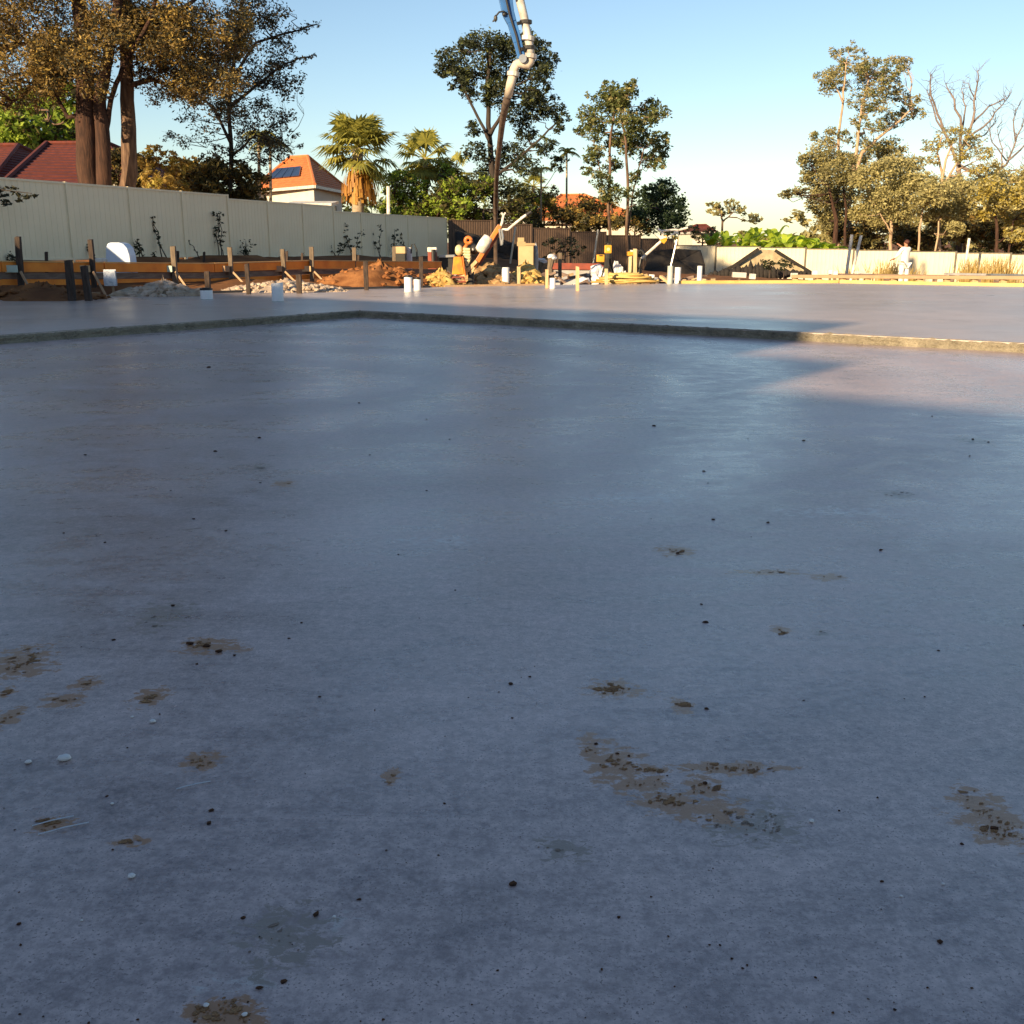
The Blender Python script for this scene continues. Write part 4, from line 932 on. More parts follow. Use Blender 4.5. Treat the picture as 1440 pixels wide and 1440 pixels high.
# orange roofed white house
c1 = at(441,262,60); c0_ = at(366,262,66); c2 = at(480,262,68); c3 = Vector((c0_.x+c2.x-c1.x, c0_.y+c2.y-c1.y, 0))
apex = at(433,221,66.5)
hr, E, R0, R1 = hip_house('orange_roof_house', 'white walled house with orange hip roof and solar panels', [(c0_.x,c0_.y),(c1.x,c1.y),(c2.x,c2.y),(c3.x,c3.y)], .4, at(441,261,60).z, apex.z, [(apex.x-1.2,apex.y+.6),(apex.x,apex.y)], 'render_cream', 'tile_orange', .45, 14, windows=[(1,.2,.75,1.9,3.4),(0,.3,.6,2.2,3.4)])
nrm = (E[1]-E[0]).cross(R0-E[0]).normalized(); nrm = nrm if nrm.z > 0 else -nrm
for j in range(4):
    u0, u1 = .10+.17*j, .10+.17*(j+1)-.012; v0, v1 = .30, .62
    f_ = lambda u, v: E[0].lerp(E[1], u).lerp(R0.lerp(R1, u), v)+nrm*.12
    mb = MB(); p = [f_(u0,v0), f_(u1,v0), f_(u1,v1), f_(u0,v1)]; mb.add(p+[x-nrm*.05 for x in p], [(0,1,2,3),(0,4,5,1),(1,5,6,2),(2,6,7,3),(3,7,4,0)]); mb.build('solar_panel', 'solar', hr)
# white lean-to in front of it
a = at(402,284,50); b = at(460,290,50); r = empty('white_shed', ((a.x+b.x)/2, 51, .5), 'low white shed roof peeping over the pale fence', 'shed')
mb = MB(); mb.box(((a.x+b.x)/2, 51.4, (a.z+.4)/2-.1), (b.x-a.x, 1.8, a.z-.4)); mb.build('wall', 'render_cream', r)
mb = MB(); mb.box(((a.x+b.x)/2, 51.4, a.z-.02), (b.x-a.x+.3, 2.2, .12), Euler((.08,0,0)).to_matrix()); mb.build('roof', 'white_paint', r)
# orange roofed house behind the gum
a = at(742,312,76); b = at(905,312,76)
hip_house('orange_roof_house', 'orange hip roofed house behind the slender gum', [(a.x,76),(b.x,76),(b.x,86),(a.x,86)], 0, hgt(800,311,76), hgt(795,275,81), [(at(790,275,81).x,81),(at(822,275,81).x,81)], 'render_cream', 'tile_orange', .4, 14, windows=[(0,.1,.25,.8,1.9)])
a = at(974,330,95); b = at(1003,330,95)
hip_house('far_red_house', 'small far house with red roof left of the banana plants', [(a.x,95),(b.x,95),(b.x,103),(a.x,103)], 0, hgt(985,326,95), hgt(985,317,99), [(at(980,320,99).x,99),(at(992,320,99).x,99)], 'render_cream', 'tile_red', .3, 8)
# the house whose shadow lies over the slab (it stands behind the viewpoint)
def sp(s, t): return D*s+PR*t
HS = -17.0; tn = math.tan(SUN_EL)
def shade_house(label, t0, t1, s_far, dep, wallmat, HS=HS):
    zr = (s_far-(HS-dep/2))*tn; ze = zr-2.0
    q_ = [sp(HS, t0), sp(HS, t1), sp(HS-dep, t1), sp(HS-dep, t0)]
    r = empty('rendered_house', (sp(HS-dep/2,(t0+t1)/2).x, sp(HS-dep/2,(t0+t1)/2).y, 0), label, 'house')
    mb = MB(); mb.add([(p.x,p.y,-.5) for p in q_]+[(p.x,p.y,ze) for p in q_], [(0,1,5,4),(1,2,6,5),(2,3,7,6),(3,0,4,7)]); 
    g0, g1 = sp(HS-dep/2,t0), sp(HS-dep/2,t1)
    mb.add([(q_[0].x,q_[0].y,ze),(q_[3].x,q_[3].y,ze),(g0.x,g0.y,zr-.05),(q_[1].x,q_[1].y,ze),(q_[2].x,q_[2].y,ze),(g1.x,g1.y,zr-.05)], [(0,1,2),(3,4,5)]); mb.build('wall', wallmat, r)
    mb = MB(); up_ = lambda p, z: Vector((p.x,p.y,z))
    f0, f1 = sp(HS+.5,t0-.4), sp(HS+.5,t1+.4); k0, k1 = sp(HS-dep-.5,t0-.4), sp(HS-dep-.5,t1+.4); g0, g1 = sp(HS-dep/2,t0-.4), sp(HS-dep/2,t1+.4); zl = ze-.25
    tiled_slope(mb, up_(f0,zl), up_(f1,zl), up_(g0,zr), up_(g1,zr), 12); tiled_slope(mb, up_(k1,zl), up_(k0,zl), up_(g1,zr), up_(g0,zr), 12); mb.build('roof', 'tile_orange', r)
    n_ = max(2, int((t1-t0)/5))
    for i in range(n_):
        ta = t0+(i+.3)*(t1-t0)/n_; p, q2 = sp(HS+.03,ta), sp(HS+.03,ta+1.8)
        mb = MB(); mb.add([up_(p,.95), up_(q2,.95), up_(q2,2.1), up_(p,2.1)], [(0,1,2,3)]); mb.build('window', 'glass_dark', r)
    return r
shade_house('tall long rendered house shading the slab and its step', -34, -5.45, 15.4, 9, 'render_cream')
lowh = shade_house('lower rendered house shading the near slab', -5.2, 26, 8.5, 8, 'render_cream', HS-.6)
zc = (10.6-(HS-4.6))*tn; mb = MB(); c_ = sp(HS-4.6, -4.45); mb.box((c_.x, c_.y, zc/2+1.5), (1.55, .9, zc-3), Matrix.Rotation(math.atan2(PR.y, PR.x), 3, 'Z')); mb.build('shadow_block', 'brick', lowh)  # unseen block added on the roof to extend the shadow across the slab

# ------------------------------------------------------------------ trees
def fill(n, x0, x1, y0, y1, r0, r1, f=None):
    out = []
    while len(out) < n:
        x, y = random.uniform(x0,x1), random.uniform(y0,y1)
        if f is None or f(x, y): out.append((x, y, random.uniform(r0, r1)))
    return out
# left pair: twin dark trunk tree and the single brown trunk tree
cl = fill(42, -110, 235, -230, 60, 24, 40) + fill(44, -90, 140, 10, 132, 16, 28) + fill(14, 110, 235, 10, 78, 14, 24) + [(30,120,20),(70,100,22),(15,150,14),(95,70,24),(5,95,24),(-30,130,30),(200,40,26),(215,75,18),(160,60,22),(130,45,24)]
tree('twin_trunk_tree', 'huge tree with dark twin trunks and bronze crown behind the fence', 30.0,
     [([(126,280),(122,190),(119,110),(116,40),(100,-60),(90,-160)],34,14), ([(150,280),(145,200),(140,140),(152,80),(165,10),(175,-90)],24,10), ([(146,200),(156,140),(172,95),(210,30),(230,-40)],8,5), ([(118,100),(85,70),(40,60),(-20,70)],8,3), ([(122,160),(95,165),(75,125),(50,120),(10,150)],7,3)],
     cl, [('leaf_bronze',.6),('leaf_gold',.25),('leaf_fine',.35)], 'bark_dark', dens=2.7, size=.098, depth=1.6, per=10, aspect=.38, limb=.05, spread=.42)
cl = fill(26, 170, 330, -200, 60, 20, 36) + fill(40, 190, 350, 10, 132, 13, 24) + [(270,110,24),(300,85,24),(245,95,22),(330,60,24)]
tree('brown_trunk_tree', 'tall tree with one brown trunk and gold bronze crown', 31.5,
     [([(184,285),(181,200),(179,120),(176,40),(180,-60),(190,-150)],25,11), ([(179,120),(215,112),(250,125),(300,120)],8,3), ([(178,70),(215,40),(260,10),(310,-30)],9,4)],
     cl, [('leaf_bronze',.55),('leaf_gold',.30),('leaf_fine',.4)], 'bark_brown', dens=2.7, size=.098, depth=1.4, per=10, aspect=.38, limb=.05, spread=.42)
cl = fill(16, 320, 400, -180, 30, 16, 28) + fill(40, 235, 400, 50, 225, 10, 17, lambda x, y: y < 120+(x-235)*.9) + fill(12, 340, 425, 20, 200, 8, 13) + [(250,130,16),(300,95,18),(345,60,22),(385,75,18),(330,150,20),(395,115,15),(290,185,16),(412,45,11),(430,40,8),(442,34,6),(405,90,9),(425,84,7),(440,80,4),(352,195,16),(405,160,12),(380,200,12),(300,215,15),(415,190,7),(425,205,5),(265,165,14),(315,120,18),(365,110,16),(370,150,16),(345,175,14),(400,135,10),(380,30,16),(400,15,10),(330,215,12),(260,200,12),(235,190,10),(275,145,12),(418,128,6),(390,55,12)]
tree('fine_leaf_tree', 'dark fine leaved tree drooping over the fence toward the palm', 36.5,
     [([(322,290),(325,230),(322,150),(330,80),(340,0),(345,-80)],7,4), ([(325,200),(300,150),(260,120)],5,2), ([(324,150),(360,120),(400,90),(440,78)],5,1.5), ([(326,110),(360,60),(410,45),(446,34)],5,1.5), ([(325,220),(360,190),(405,205)],4,1.5)],
     cl, [('leaf_fine',.85),('leaf_bronze',.15)], 'bark_black', dens=2.0, size=.105, depth=1.2, per=7, aspect=.42, twig=3, limb=.06, spread=.45)
tree('lime_tree', 'sunlit lime green tree behind the red tiled roof', 60, [([(55,280),(55,200),(50,140)],10,4)],
     [(25,150,26),(60,150,28),(15,185,28),(80,185,26),(45,190,28),(95,130,18),(70,115,18),(100,160,20),(0,165,25),(95,200,20)], [('leaf_lime',.75),('leaf_hedge',.3)], 'bark_brown', dens=3, size=.35, depth=2.5)
tree('gold_shrub', 'yellowish sunlit shrub behind the fence by the brown trunk', 34.5, [([(228,295),(226,260)],4,2)], [(205,225,13),(220,215,12),(240,222,12),(262,232,12),(198,262,10),(210,250,14),(228,255,16),(245,240,14),(222,272,14),(240,268,14),(212,232,10),(255,262,10)], [('leaf_gold',.8),('leaf_yellow',.3)], 'bark_brown', dens=3, size=.16, depth=.6, cat='shrub')
tree('dark_hedge', 'dark dense shrub behind the fence between trunk and palms', 37, [([(305,300),(305,270)],5,3)], fill(30, 250, 360, 222, 288, 13, 20, lambda x, y: y > 228+abs(x-310)*.2), [('leaf_hedge',.9),('leaf_gold',.18)], 'bark_black', dens=3, size=.17, depth=1.0, cat='shrub')
# dark tall tree behind the hose
cl = [(630,85,20),(622,100,12),(655,70,16),(672,58,18),(700,60,18),(728,75,22),(757,95,20),(690,95,26),(655,108,16),(725,118,22),(772,150,18),(750,160,16),(790,165,11),(715,150,16),(663,180,12),(740,190,16),(768,205,15),(668,212,16),(720,215,20),(690,240,22),(742,235,18),(676,262,20),(716,270,24),(640,120,9),(760,125,14),(690,130,16),(735,55,14),(745,140,10),(782,180,9),(655,255,10),(785,230,12)]
cl += fill(16, 640, 780, 60, 175, 11, 17)
tree('dark_gum_tree', 'tall dark crowned gum tree behind the hanging hose', 60, [([(700,320),(694,260),(688,190),(685,120),(690,70)],11,4), ([(694,250),(720,230),(760,195),(785,170)],5,2), ([(690,200),(672,165),(650,120),(635,95)],5,2), ([(700,300),(725,285),(760,275)],4,2), ([(688,190),(712,150),(735,90)],6,2)], cl, [('leaf_dark',.85),('leaf_gum',.2)], 'bark_black', dens=5.4, size=.185, depth=1.6, per=14, spread=.36, limb=.1)
cl = [(848,140,18),(866,132,14),(882,132,14),(870,160,20),(905,165,18),(926,162,14),(826,160,14),(818,182,10),(838,188,14),(900,195,16),(928,198,13),(880,205,16),(912,225,13),(932,220,8),(833,222,12),(862,232,13),(845,252,14),(895,250,11),(862,272,16),(888,272,10),(826,240,8),(855,120,8),(890,120,9),(915,145,10),(840,170,12),(885,175,14)]
cl += fill(12, 826, 930, 128, 235, 9, 14)
tree('slender_gum_tree', 'sunlit slender gum with several bare trunks before the orange roof', 58, [([(858,330),(857,260),(858,200),(866,140)],5,2.5), ([(884,330),(883,260),(880,200),(872,150)],5,2.5), ([(875,330),(890,270),(905,210)],3,1.5), ([(862,300),(845,250),(835,200)],3,1.2)], cl, [('leaf_gum',.85),('leaf_olive',.15)], 'bark_brown', dens=5.4, size=.185, depth=1.4, per=14, spread=.36, limb=.1)
tree('round_tree', 'dense rounded dark green tree right of the slender gum', 62, [([(930,335),(930,300)],7,4)], [(930,285,24),(908,292,20),(950,300,18),(935,266,18),(918,308,20),(945,315,18),(912,272,14),(955,285,12),(898,305,14)], [('leaf_round',1.0)], 'bark_black', dens=7, size=.19, depth=1.4)
tree('brown_shrub', 'brown dry shrub below the orange roof', 64, [([(805,330),(805,305)],3,2)], [(775,298,12),(795,292,14),(815,298,14),(835,305,12),(805,308,14),(780,312,12),(825,315,12)], [('leaf_hedge',.5),('leaf_gold',.5)], 'bark_brown', dens=3, size=.2, depth=.9, cat='shrub')
tree('brown_shrub', 'brown dry shrub below the rounded tree', 61, [([(893,335),(893,318)],3,2)], [(885,312,11),(900,308,12),(892,322,12),(908,322,10)], [('leaf_hedge',.6),('leaf_gold',.4)], 'bark_brown', dens=3, size=.2, depth=.9, cat='shrub')
tree('hedge_shrub', 'sunlit green shrub right of the fan palm', 56, [([(610,325),(610,290)],4,3)], fill(16, 560, 665, 258, 312, 12, 18, lambda x, y: y > 252+abs(x-612)*.35), [('leaf_hedge',.7),('leaf_lime',.8)], 'bark_brown', dens=3.6, size=.2, depth=1.2, cat='shrub')
tree('hedge_shrub', 'dark low shrub under the hanging hose', 57, [([(680,325),(680,295)],4,3)], fill(14, 640, 750, 285, 320, 10, 16), [('leaf_hedge',.9),('leaf_lime',.06)], 'bark_black', dens=3, size=.2, depth=1.2, cat='shrub')
tree('pale_small_tree', 'small pale flat topped tree left of the banana plants', 85, [([(1018,345),(1016,310),(1012,295)],4,2), ([(1016,312),(1032,298)],2.5,1.5)], [(1000,290,9),(1014,287,10),(1030,290,10),(1040,298,9),(1022,298,9),(1052,305,9),(1065,308,8),(1008,300,7)], [('leaf_olive',.6),('leaf_sage',.4)], 'bark_brown', dens=3, size=.3, depth=1.5)
tree('low_hedge', 'low dark hedge along the dark fence under the orange roof', 62.5, [([(790,335),(790,315)],3,2)], fill(20, 745, 890, 302, 328, 9, 13), [('leaf_hedge',.8),('leaf_gold',.25)], 'bark_black', dens=4, size=.2, depth=.8, cat='shrub', branch=False)
tree('dry_bush', 'dry olive bush in front of the dark fence behind the red beam', 50, [([(795,375),(795,355)],3,2)], [(770,345,9),(785,338,10),(802,340,10),(815,350,9),(790,352,10),(808,358,8),(772,358,8)], [('leaf_hedge',.6),('leaf_dry',.25)], 'bark_brown', dens=3.5, size=.14, depth=.5, cat='shrub')
# right hand gums and scrub
cl = [(1176,74,10),(1195,66,9),(1205,78,9),(1186,86,9),(1160,105,13),(1178,100,14),(1165,122,13),(1185,120,13),(1212,92,12),(1228,88,11),(1238,100,11),(1216,115,15),(1232,122,15),(1205,140,13),(1222,140,15),(1255,112,11),(1262,100,7),(1250,130,13),(1270,138,12),(1240,150,13),(1285,140,10),(1278,158,13),(1290,160,10),(1262,165,13),(1208,170,12),(1232,180,14),(1248,172,13),(1150,190,9),(1168,185,10),(1188,190,10),(1205,195,12),(1225,205,12)]
cl += fill(12, 1165, 1280, 85, 185, 8, 12)
tree('tall_gum_tree', 'tall sunlit gum with pale limbs above the cream fence', 78, [([(1182,350),(1180,260),(1179,190),(1186,140),(1190,90)],6,2), ([(1192,350),(1197,260),(1206,200),(1212,150),(1222,110)],7,2), ([(1198,255),(1212,215),(1240,190),(1265,170),(1285,150)],6,2), ([(1186,145),(1172,115),(1160,105)],2.5,1)], cl, [('leaf_olive',.8),('leaf_gum',.25)], 'bark_pale', dens=5.4, size=.185, depth=2.0, per=14, spread=.36, limb=.1)
tree('olive_scrub_tree', 'olive bushy tree at the left end of the right grove', 72, [([(1176,352),(1176,310),(1165,260)],10,3), ([(1190,352),(1190,300),(1185,250)],5,2)], [(1140,225,15),(1165,222,18),(1125,270,10),(1110,270,8),(1102,276,6),(1150,250,20),(1172,245,20),(1150,285,18),(1180,275,22),(1165,310,18),(1135,250,12),(1130,225,9),(1190,225,14),(1200,250,18)], [('leaf_olive',.8),('leaf_hedge',.3)], 'bark_dark', dens=8, size=.19, depth=1.8)
tree('sage_scrub_tree', 'pale sage bushy tree in the middle of the right grove', 69, [([(1253,355),(1254,320),(1250,285)],6,3), ([(1254,330),(1238,300)],3,1.5)], [(1215,250,18),(1240,240,20),(1262,232,18),(1225,280,20),(1250,275,22),(1275,260,20),(1265,295,20),(1235,305,18),(1210,300,16),(1285,230,14)], [('leaf_sage',.8),('leaf_olive',.4)], 'bark_pale', dens=8.5, size=.19, depth=1.6)
tree('sage_scrub_tree', 'pale sage bushy tree with twin thin trunks left of the white pole', 67, [([(1292,355),(1293,320),(1300,285)],4,2), ([(1322,355),(1320,310)],4,2)], [(1300,255,18),(1320,270,20),(1345,265,20),(1310,295,20),(1335,300,20),(1355,290,16),(1295,280,16),(1330,325,14),(1345,322,12)], [('leaf_sage',.8),('leaf_olive',.35)], 'bark_pale', dens=8.5, size=.19, depth=1.6)
tree('domed_tree', 'brown domed tree showing pale crooked branches beneath the dead tree', 74, [([(1325,352),(1322,270),(1330,225),(1340,200)],6,2), ([(1324,265),(1345,230),(1365,205)],4,1.5), ([(1326,250),(1318,215),(1325,190)],4,1.5), ([(1345,240),(1375,225)],3,1)], [(1310,205,12),(1330,192,14),(1350,190,14),(1370,200,14),(1385,215,13),(1392,235,12),(1355,215,14),(1312,225,10),(1375,240,12)], [('leaf_olive',.6),('leaf_yellow',.25)], 'bark_pale', dens=7, size=.18, depth=1.6)
tree('yellow_scrub_tree', 'yellow green bushy tree right of the short white pole', 66, [([(1405,358),(1402,320),(1395,280)],6,3), ([(1420,358),(1425,310)],5,2)], [(1375,275,16),(1395,262,16),(1418,280,18),(1440,272,18),(1385,300,14),(1430,305,18),(1455,290,20),(1400,290,14),(1450,325,18),(1425,330,12),(1470,300,22)], [('leaf_yellow',.6),('leaf_sage',.5)], 'bark_dark', dens=8.5, size=.19, depth=1.6)
tree('understorey_shrub', 'shadowy brown undergrowth beneath the right grove', 76, [([(1300,358),(1300,335)],4,2)], fill(40, 1170, 1470, 300, 350, 14, 20), [('leaf_hedge',.8),('leaf_bronze',.3)], 'bark_black', dens=2.2, size=.3, depth=1.2, cat='undergrowth', branch=False)
# distant treeline so that gaps show foliage and not bare earth
def treeline(label, px0, px1, py, Y, leaf, n):
    r = empty('distant_trees', onG((px0+px1)/2, Y), label, 'treeline'); r['kind'] = 'stuff'; k = ppm(Y)
    cl = []
    for i in range(n):
        px = px0+(px1-px0)*(i+random.random())/n; top = py+random.uniform(-4,4); g_ = onG(px, Y)
        h_ = at(px, top, Y).z-g_.z
        for j in range(3): cl.append((Vector((g_.x+random.gauss(0,1), Y+random.gauss(0,2), g_.z+h_*(.25+.3*j))), h_*.3, 110))
    o = leaf_mesh('crown', cl, .7, leaf, r); o['kind'] = 'stuff'
treeline('far line of dull green trees behind the houses', -250, 760, 268, 120, 'leaf_gum', 34)
treeline('far line of low trees beyond the banana plants', 960, 1160, 330, 130, 'leaf_olive', 14)
treeline('far line of trees behind the right grove', 1130, 1700, 300, 110, 'leaf_olive', 26)
# dead tree: bare forks
Yd = 82; b = onG(1352, Yd); r = empty('dead_tree', b, 'bare dead tree with fanned leafless branches', 'tree'); k = ppm(Yd); tb = MB()
def limb(pp, w0, w1, n_=5):
    P = [at(x, y, Yd+random.uniform(-.8,.8)) for x, y in pp]; dp = [P[0]]
    for a, c_ in zip(P, P[1:]): dp += wiggle(a, c_, 3, .08)[1:]
    m_ = len(dp); tb.tube(dp, [(w0+(w1-w0)*i/(m_-1))/k/2 for i in range(m_)], 6); return dp
tb.tube([b-Vector((0,0,.2)), at(1350,300,Yd), at(1348,230,Yd)], [.28,.22,.18], 8)
L_ = [([(1348,232),(1330,190),(1318,160),(1308,120),(1310,105)],5,1.2),([(1340,212),(1312,150),(1304,128)],3,1),([(1348,232),(1352,180),(1342,140),(1330,118)],5,1.2),([(1352,185),(1358,150),(1352,125)],3,1),([(1350,225),(1368,170),(1372,130),(1375,100)],5,1.2),([(1366,175),(1390,150),(1416,138)],3,1),([(1360,195),(1392,170),(1402,155),(1418,137)],3,.9),([(1372,140),(1362,118)],2,.8),([(1356,200),(1385,190),(1400,172)],2.5,.8),
      ([(1348,232),(1380,250),(1400,243),(1418,225),(1428,200),(1440,168)],5,1.5),([(1418,225),(1440,205),(1455,180)],3,1),([(1408,238),(1410,210),(1402,180)],2.5,.8),([(1400,243),(1425,240),(1450,233)],3,1),([(1428,200),(1425,170),(1432,150)],2.5,.8),([(1415,226),(1395,200),(1392,175)],2,.8)]
tips = []
for pp, w0, w1 in L_: dp = limb(pp, w0, w1); tips += dp[3:]
for p in tips:
    for _ in range(3):
        e = p+Vector((random.gauss(0,.55), random.gauss(0,.5), random.uniform(.2,1.1)))
        tb.tube(wiggle(p, e, 3, .2), [.022,.018,.014,.008], 3)
tb.build('branches', 'deadwood', r, smooth=True)

# ------------------------------------------------------------------ palms
def quads_obj(name, Q, mt, parent, var=None):
    V = np.array(Q, dtype=float).reshape(-1,3); n_ = len(V)//4
    org = np.array(pm_world(parent).translation)
    return raw_quads(name, V-org, np.repeat(rng.random(n_), 4), mt, parent)
def fan_frond(c, dirv, stem, fan, n_=22):
    """petiole then a pleated fan with drooping tips"""
    d_ = Vector(dirv).normalized(); side = d_.cross(Vector((0,0,1))); side = side.normalized() if side.length > .05 else Vector((1,0,0)); upv = side.cross(d_)
    hub = Vector(c)+d_*stem+Vector((0,0,-stem*.12)); Q = []
    for i in range(n_):
        a = -2.1+4.2*i/(n_-1); L = fan*(1-.22*abs(a)/2.1)*random.uniform(.88,1.08)
        v = (d_*math.cos(a)+side*math.sin(a)); w_ = .13*fan
        p1 = hub+v*L*.55+upv*random.uniform(-.03,.06)*fan; p2 = hub+v*L+Vector((0,0,-.30*L*random.uniform(.5,1.4)))
        s_ = v.cross(upv).normalized()*w_/2
        Q += [hub-s_*.2, hub+s_*.2, p1+s_, p1-s_, p1-s_, p1+s_, p2+s_*.12, p2-s_*.12]
    return Q, hub
def fan_palm(name, label, px, pyc, Y, wpx, rad_px, fronds, leaf='leaf_palm', skirt=True, trunkw=14):
    b = onG(px, Y); c = at(px, pyc, Y); k = ppm(Y); r = empty(name, b, label, 'palm'); Rm = rad_px/k
    tb = MB(); tb.tube([b-Vector((0,0,.2)), b.lerp(c,.5), c], [trunkw/k/2*1.2, trunkw/k/2, trunkw/k/2*.9], 12); tb.build('trunk', 'palm_trunk', r, smooth=True)
    for i in range(fronds):
        el = random.uniform(-.95, 1.35); az = i*2.399+random.uniform(-.3,.3)
        dv = (math.cos(az)*math.cos(el), math.sin(az)*math.cos(el), math.sin(el))
        Q, hub = fan_frond(c, dv, Rm*random.uniform(.42,.6), Rm*random.uniform(.42,.52))
        o = quads_obj('frond', Q, leaf, r)
        mb = MB(); mb.tube([c, hub], [.03,.02], 4); mb.build('petiole', 'leaf_palm', o)
    if skirt:
        Q = []
        for i in range(230):
            a = random.uniform(0,6.28); t_ = random.random()**.8; z = c.z-Rm*(.3+.62*t_); rr = Rm*(.12+.24*math.sin(min(1,t_*1.1)*1.7))*random.uniform(.7,1.1)
            if z < b.z+.2: continue
            p = Vector((c.x+rr*math.cos(a), c.y+rr*math.sin(a), z)); o_ = Vector((math.cos(a),math.sin(a),0)); s_ = Vector((-math.sin(a),math.cos(a),0))*.07
            tip = p+o_*.08+Vector((0,0,-.55)); Q += [p-s_*.4, p+s_*.4, tip+s_, tip-s_]
        quads_obj('dead_skirt', Q, 'leaf_skirt', r)
    return r
leafmat('leaf_skirt', (0.550,0.297,0.055), (0.330,0.143,0.033), .35)
fan_palm('fan_palm', 'large fan palm with golden dead skirt above the fence', 503, 208, 54, 60, 66, 44, trunkw=16)
fan_palm('fan_palm', 'smaller fan palm crown right of the skirted palm', 598, 222, 60, 40, 52, 32, trunkw=8, skirt=False)
fan_palm('fan_palm', 'low fan palm crown squeezed beside the dark gum foliage', 640, 240, 59, 40, 36, 26, trunkw=6, skirt=False)
fan_palm('fan_palm', 'small fan palm half hidden by the dark gum', 750, 262, 66, 30, 26, 18, trunkw=5, skirt=False)
def feather_palm(name, label, px, pyc, Y, rad_px, fronds, trunkw, bend=0, up=.4, leaf='leaf_palm', bark='palm_trunk', group=None):
    b = onG(px-bend, Y); c = at(px, pyc, Y); k = ppm(Y); r = empty(name, b, label, 'palm', group); Rm = rad_px/k
    tb = MB(); tb.tube([b-Vector((0,0,.2)), b.lerp(c,.35), b.lerp(c,.7), c, c+Vector((0,0,Rm*.15))], [trunkw/k/2*1.3, trunkw/k/2, trunkw/k/2*.9, trunkw/k/2*.8, trunkw/k/4], 10); tb.build('trunk', bark, r, smooth=True)
    for i in range(fronds):
        az = i*2.399; el = random.uniform(-.1,1.1)*up+.25; h_ = Vector((math.cos(az),math.sin(az),0)); pts = []
        for s_ in range(9):
            t_ = s_/8; pts.append(c+h_*Rm*t_*math.cos(el*(1-.3*t_))+Vector((0,0,Rm*(math.sin(el)*t_*1.1-.75*t_**2.2))))
        Q = []
        for s_ in range(1,8):
            for u in (0,.33,.66):
                p = pts[s_].lerp(pts[s_+1],u); d_ = (pts[s_+1]-pts[s_]).normalized(); sd_ = d_.cross(Vector((0,0,1))).normalized()
                for sg in (-1,1):
                    e = p+sd_*sg*Rm*.24*(1-.5*abs(s_/4.5-1))+d_*Rm*.12+Vector((0,0,-Rm*.10)); w_ = d_*Rm*.028
                    Q += [p-w_, p+w_, e+w_*.4, e-w_*.4]
        o = quads_obj('frond', Q, leaf, r); mb = MB(); mb.tube(pts, [.03*(1-.8*i_/8) for i_ in range(9)], 4); mb.build('rachis', 'leaf_palm', o)
    return r
feather_palm('feather_palm', 'slim pale trunk palm left of the solar roof house', 364, 188, 40, 26, 11, 5, 0)
feather_palm('feather_palm', 'slim pale trunk palm touching its left twin by the solar roof', 380, 200, 41, 30, 12, 4.5, 0)
feather_palm('feather_palm', 'slim palm with golden fronds between dark gum and orange roof', 761, 238, 64, 18, 10, 3, 0)
feather_palm('feather_palm', 'tall thin palm spiking upright left of the slender gum', 797, 216, 66, 20, 9, 3, 0, up=1.2)
a = onG(546, 53); mb = MB(); t = at(546,262,53); mb.tube([a-Vector((0,0,.2)), t], .09, 8); tag(mb.build('pale_post', 'white_paint', loc=a), 'slim white post behind the fence right of the fan palm', 'post')

# ------------------------------------------------------------------ banana plants
def banana(px, pyt, Y, n_, lab, s=1.0):
    b = onG(px, Y); top = at(px, pyt, Y); h_ = max(1.5, top.z-b.z); r = empty('banana_plant', b, lab, 'banana plant', 'banana plants behind the cream fence')
    mb = MB(); c = b+Vector((0,0,h_*.55)); mb.tube([b-Vector((0,0,.1)), c], [.16,.09], 8); mb.build('stem', 'leaf_banana', r, smooth=True)
    for i in range(n_):
        az = i*2.399+random.random(); el = random.uniform(.35,1.35); Ln = h_*random.uniform(.5,.75)*s; W = .28*random.uniform(.8,1.2); hv = Vector((math.cos(az),math.sin(az),0)); sd_ = Vector((-hv.y,hv.x,0)); Q = []
        prev = None
        for t_ in np.linspace(0,1,8):
            p = c+hv*Ln*t_*math.cos(el)+Vector((0,0,Ln*(math.sin(el)*t_-.55*t_**2.4))); w_ = W*math.sin(math.pi*min(1,.08+t_*.92))**.7+.02
            cur = (p, p+sd_*w_+Vector((0,0,.06)), p-sd_*w_+Vector((0,0,.06)))
            if prev: Q += [prev[0],prev[1],cur[1],cur[0], prev[2],prev[0],cur[0],cur[2]]
            prev = cur
        quads_obj('leaf', Q, 'leaf_banana', r)
for px, pyt, Y in ((1000,318,66),(1022,314,65),(1048,312,65),(1072,318,63),(1090,308,64),(1105,312,62),(1128,316,62),(1148,322,61),(1062,306,67),(1165,328,60.5)):
    banana(px, pyt, Y, 9, 'broad leaved banana plant above the cream fence')

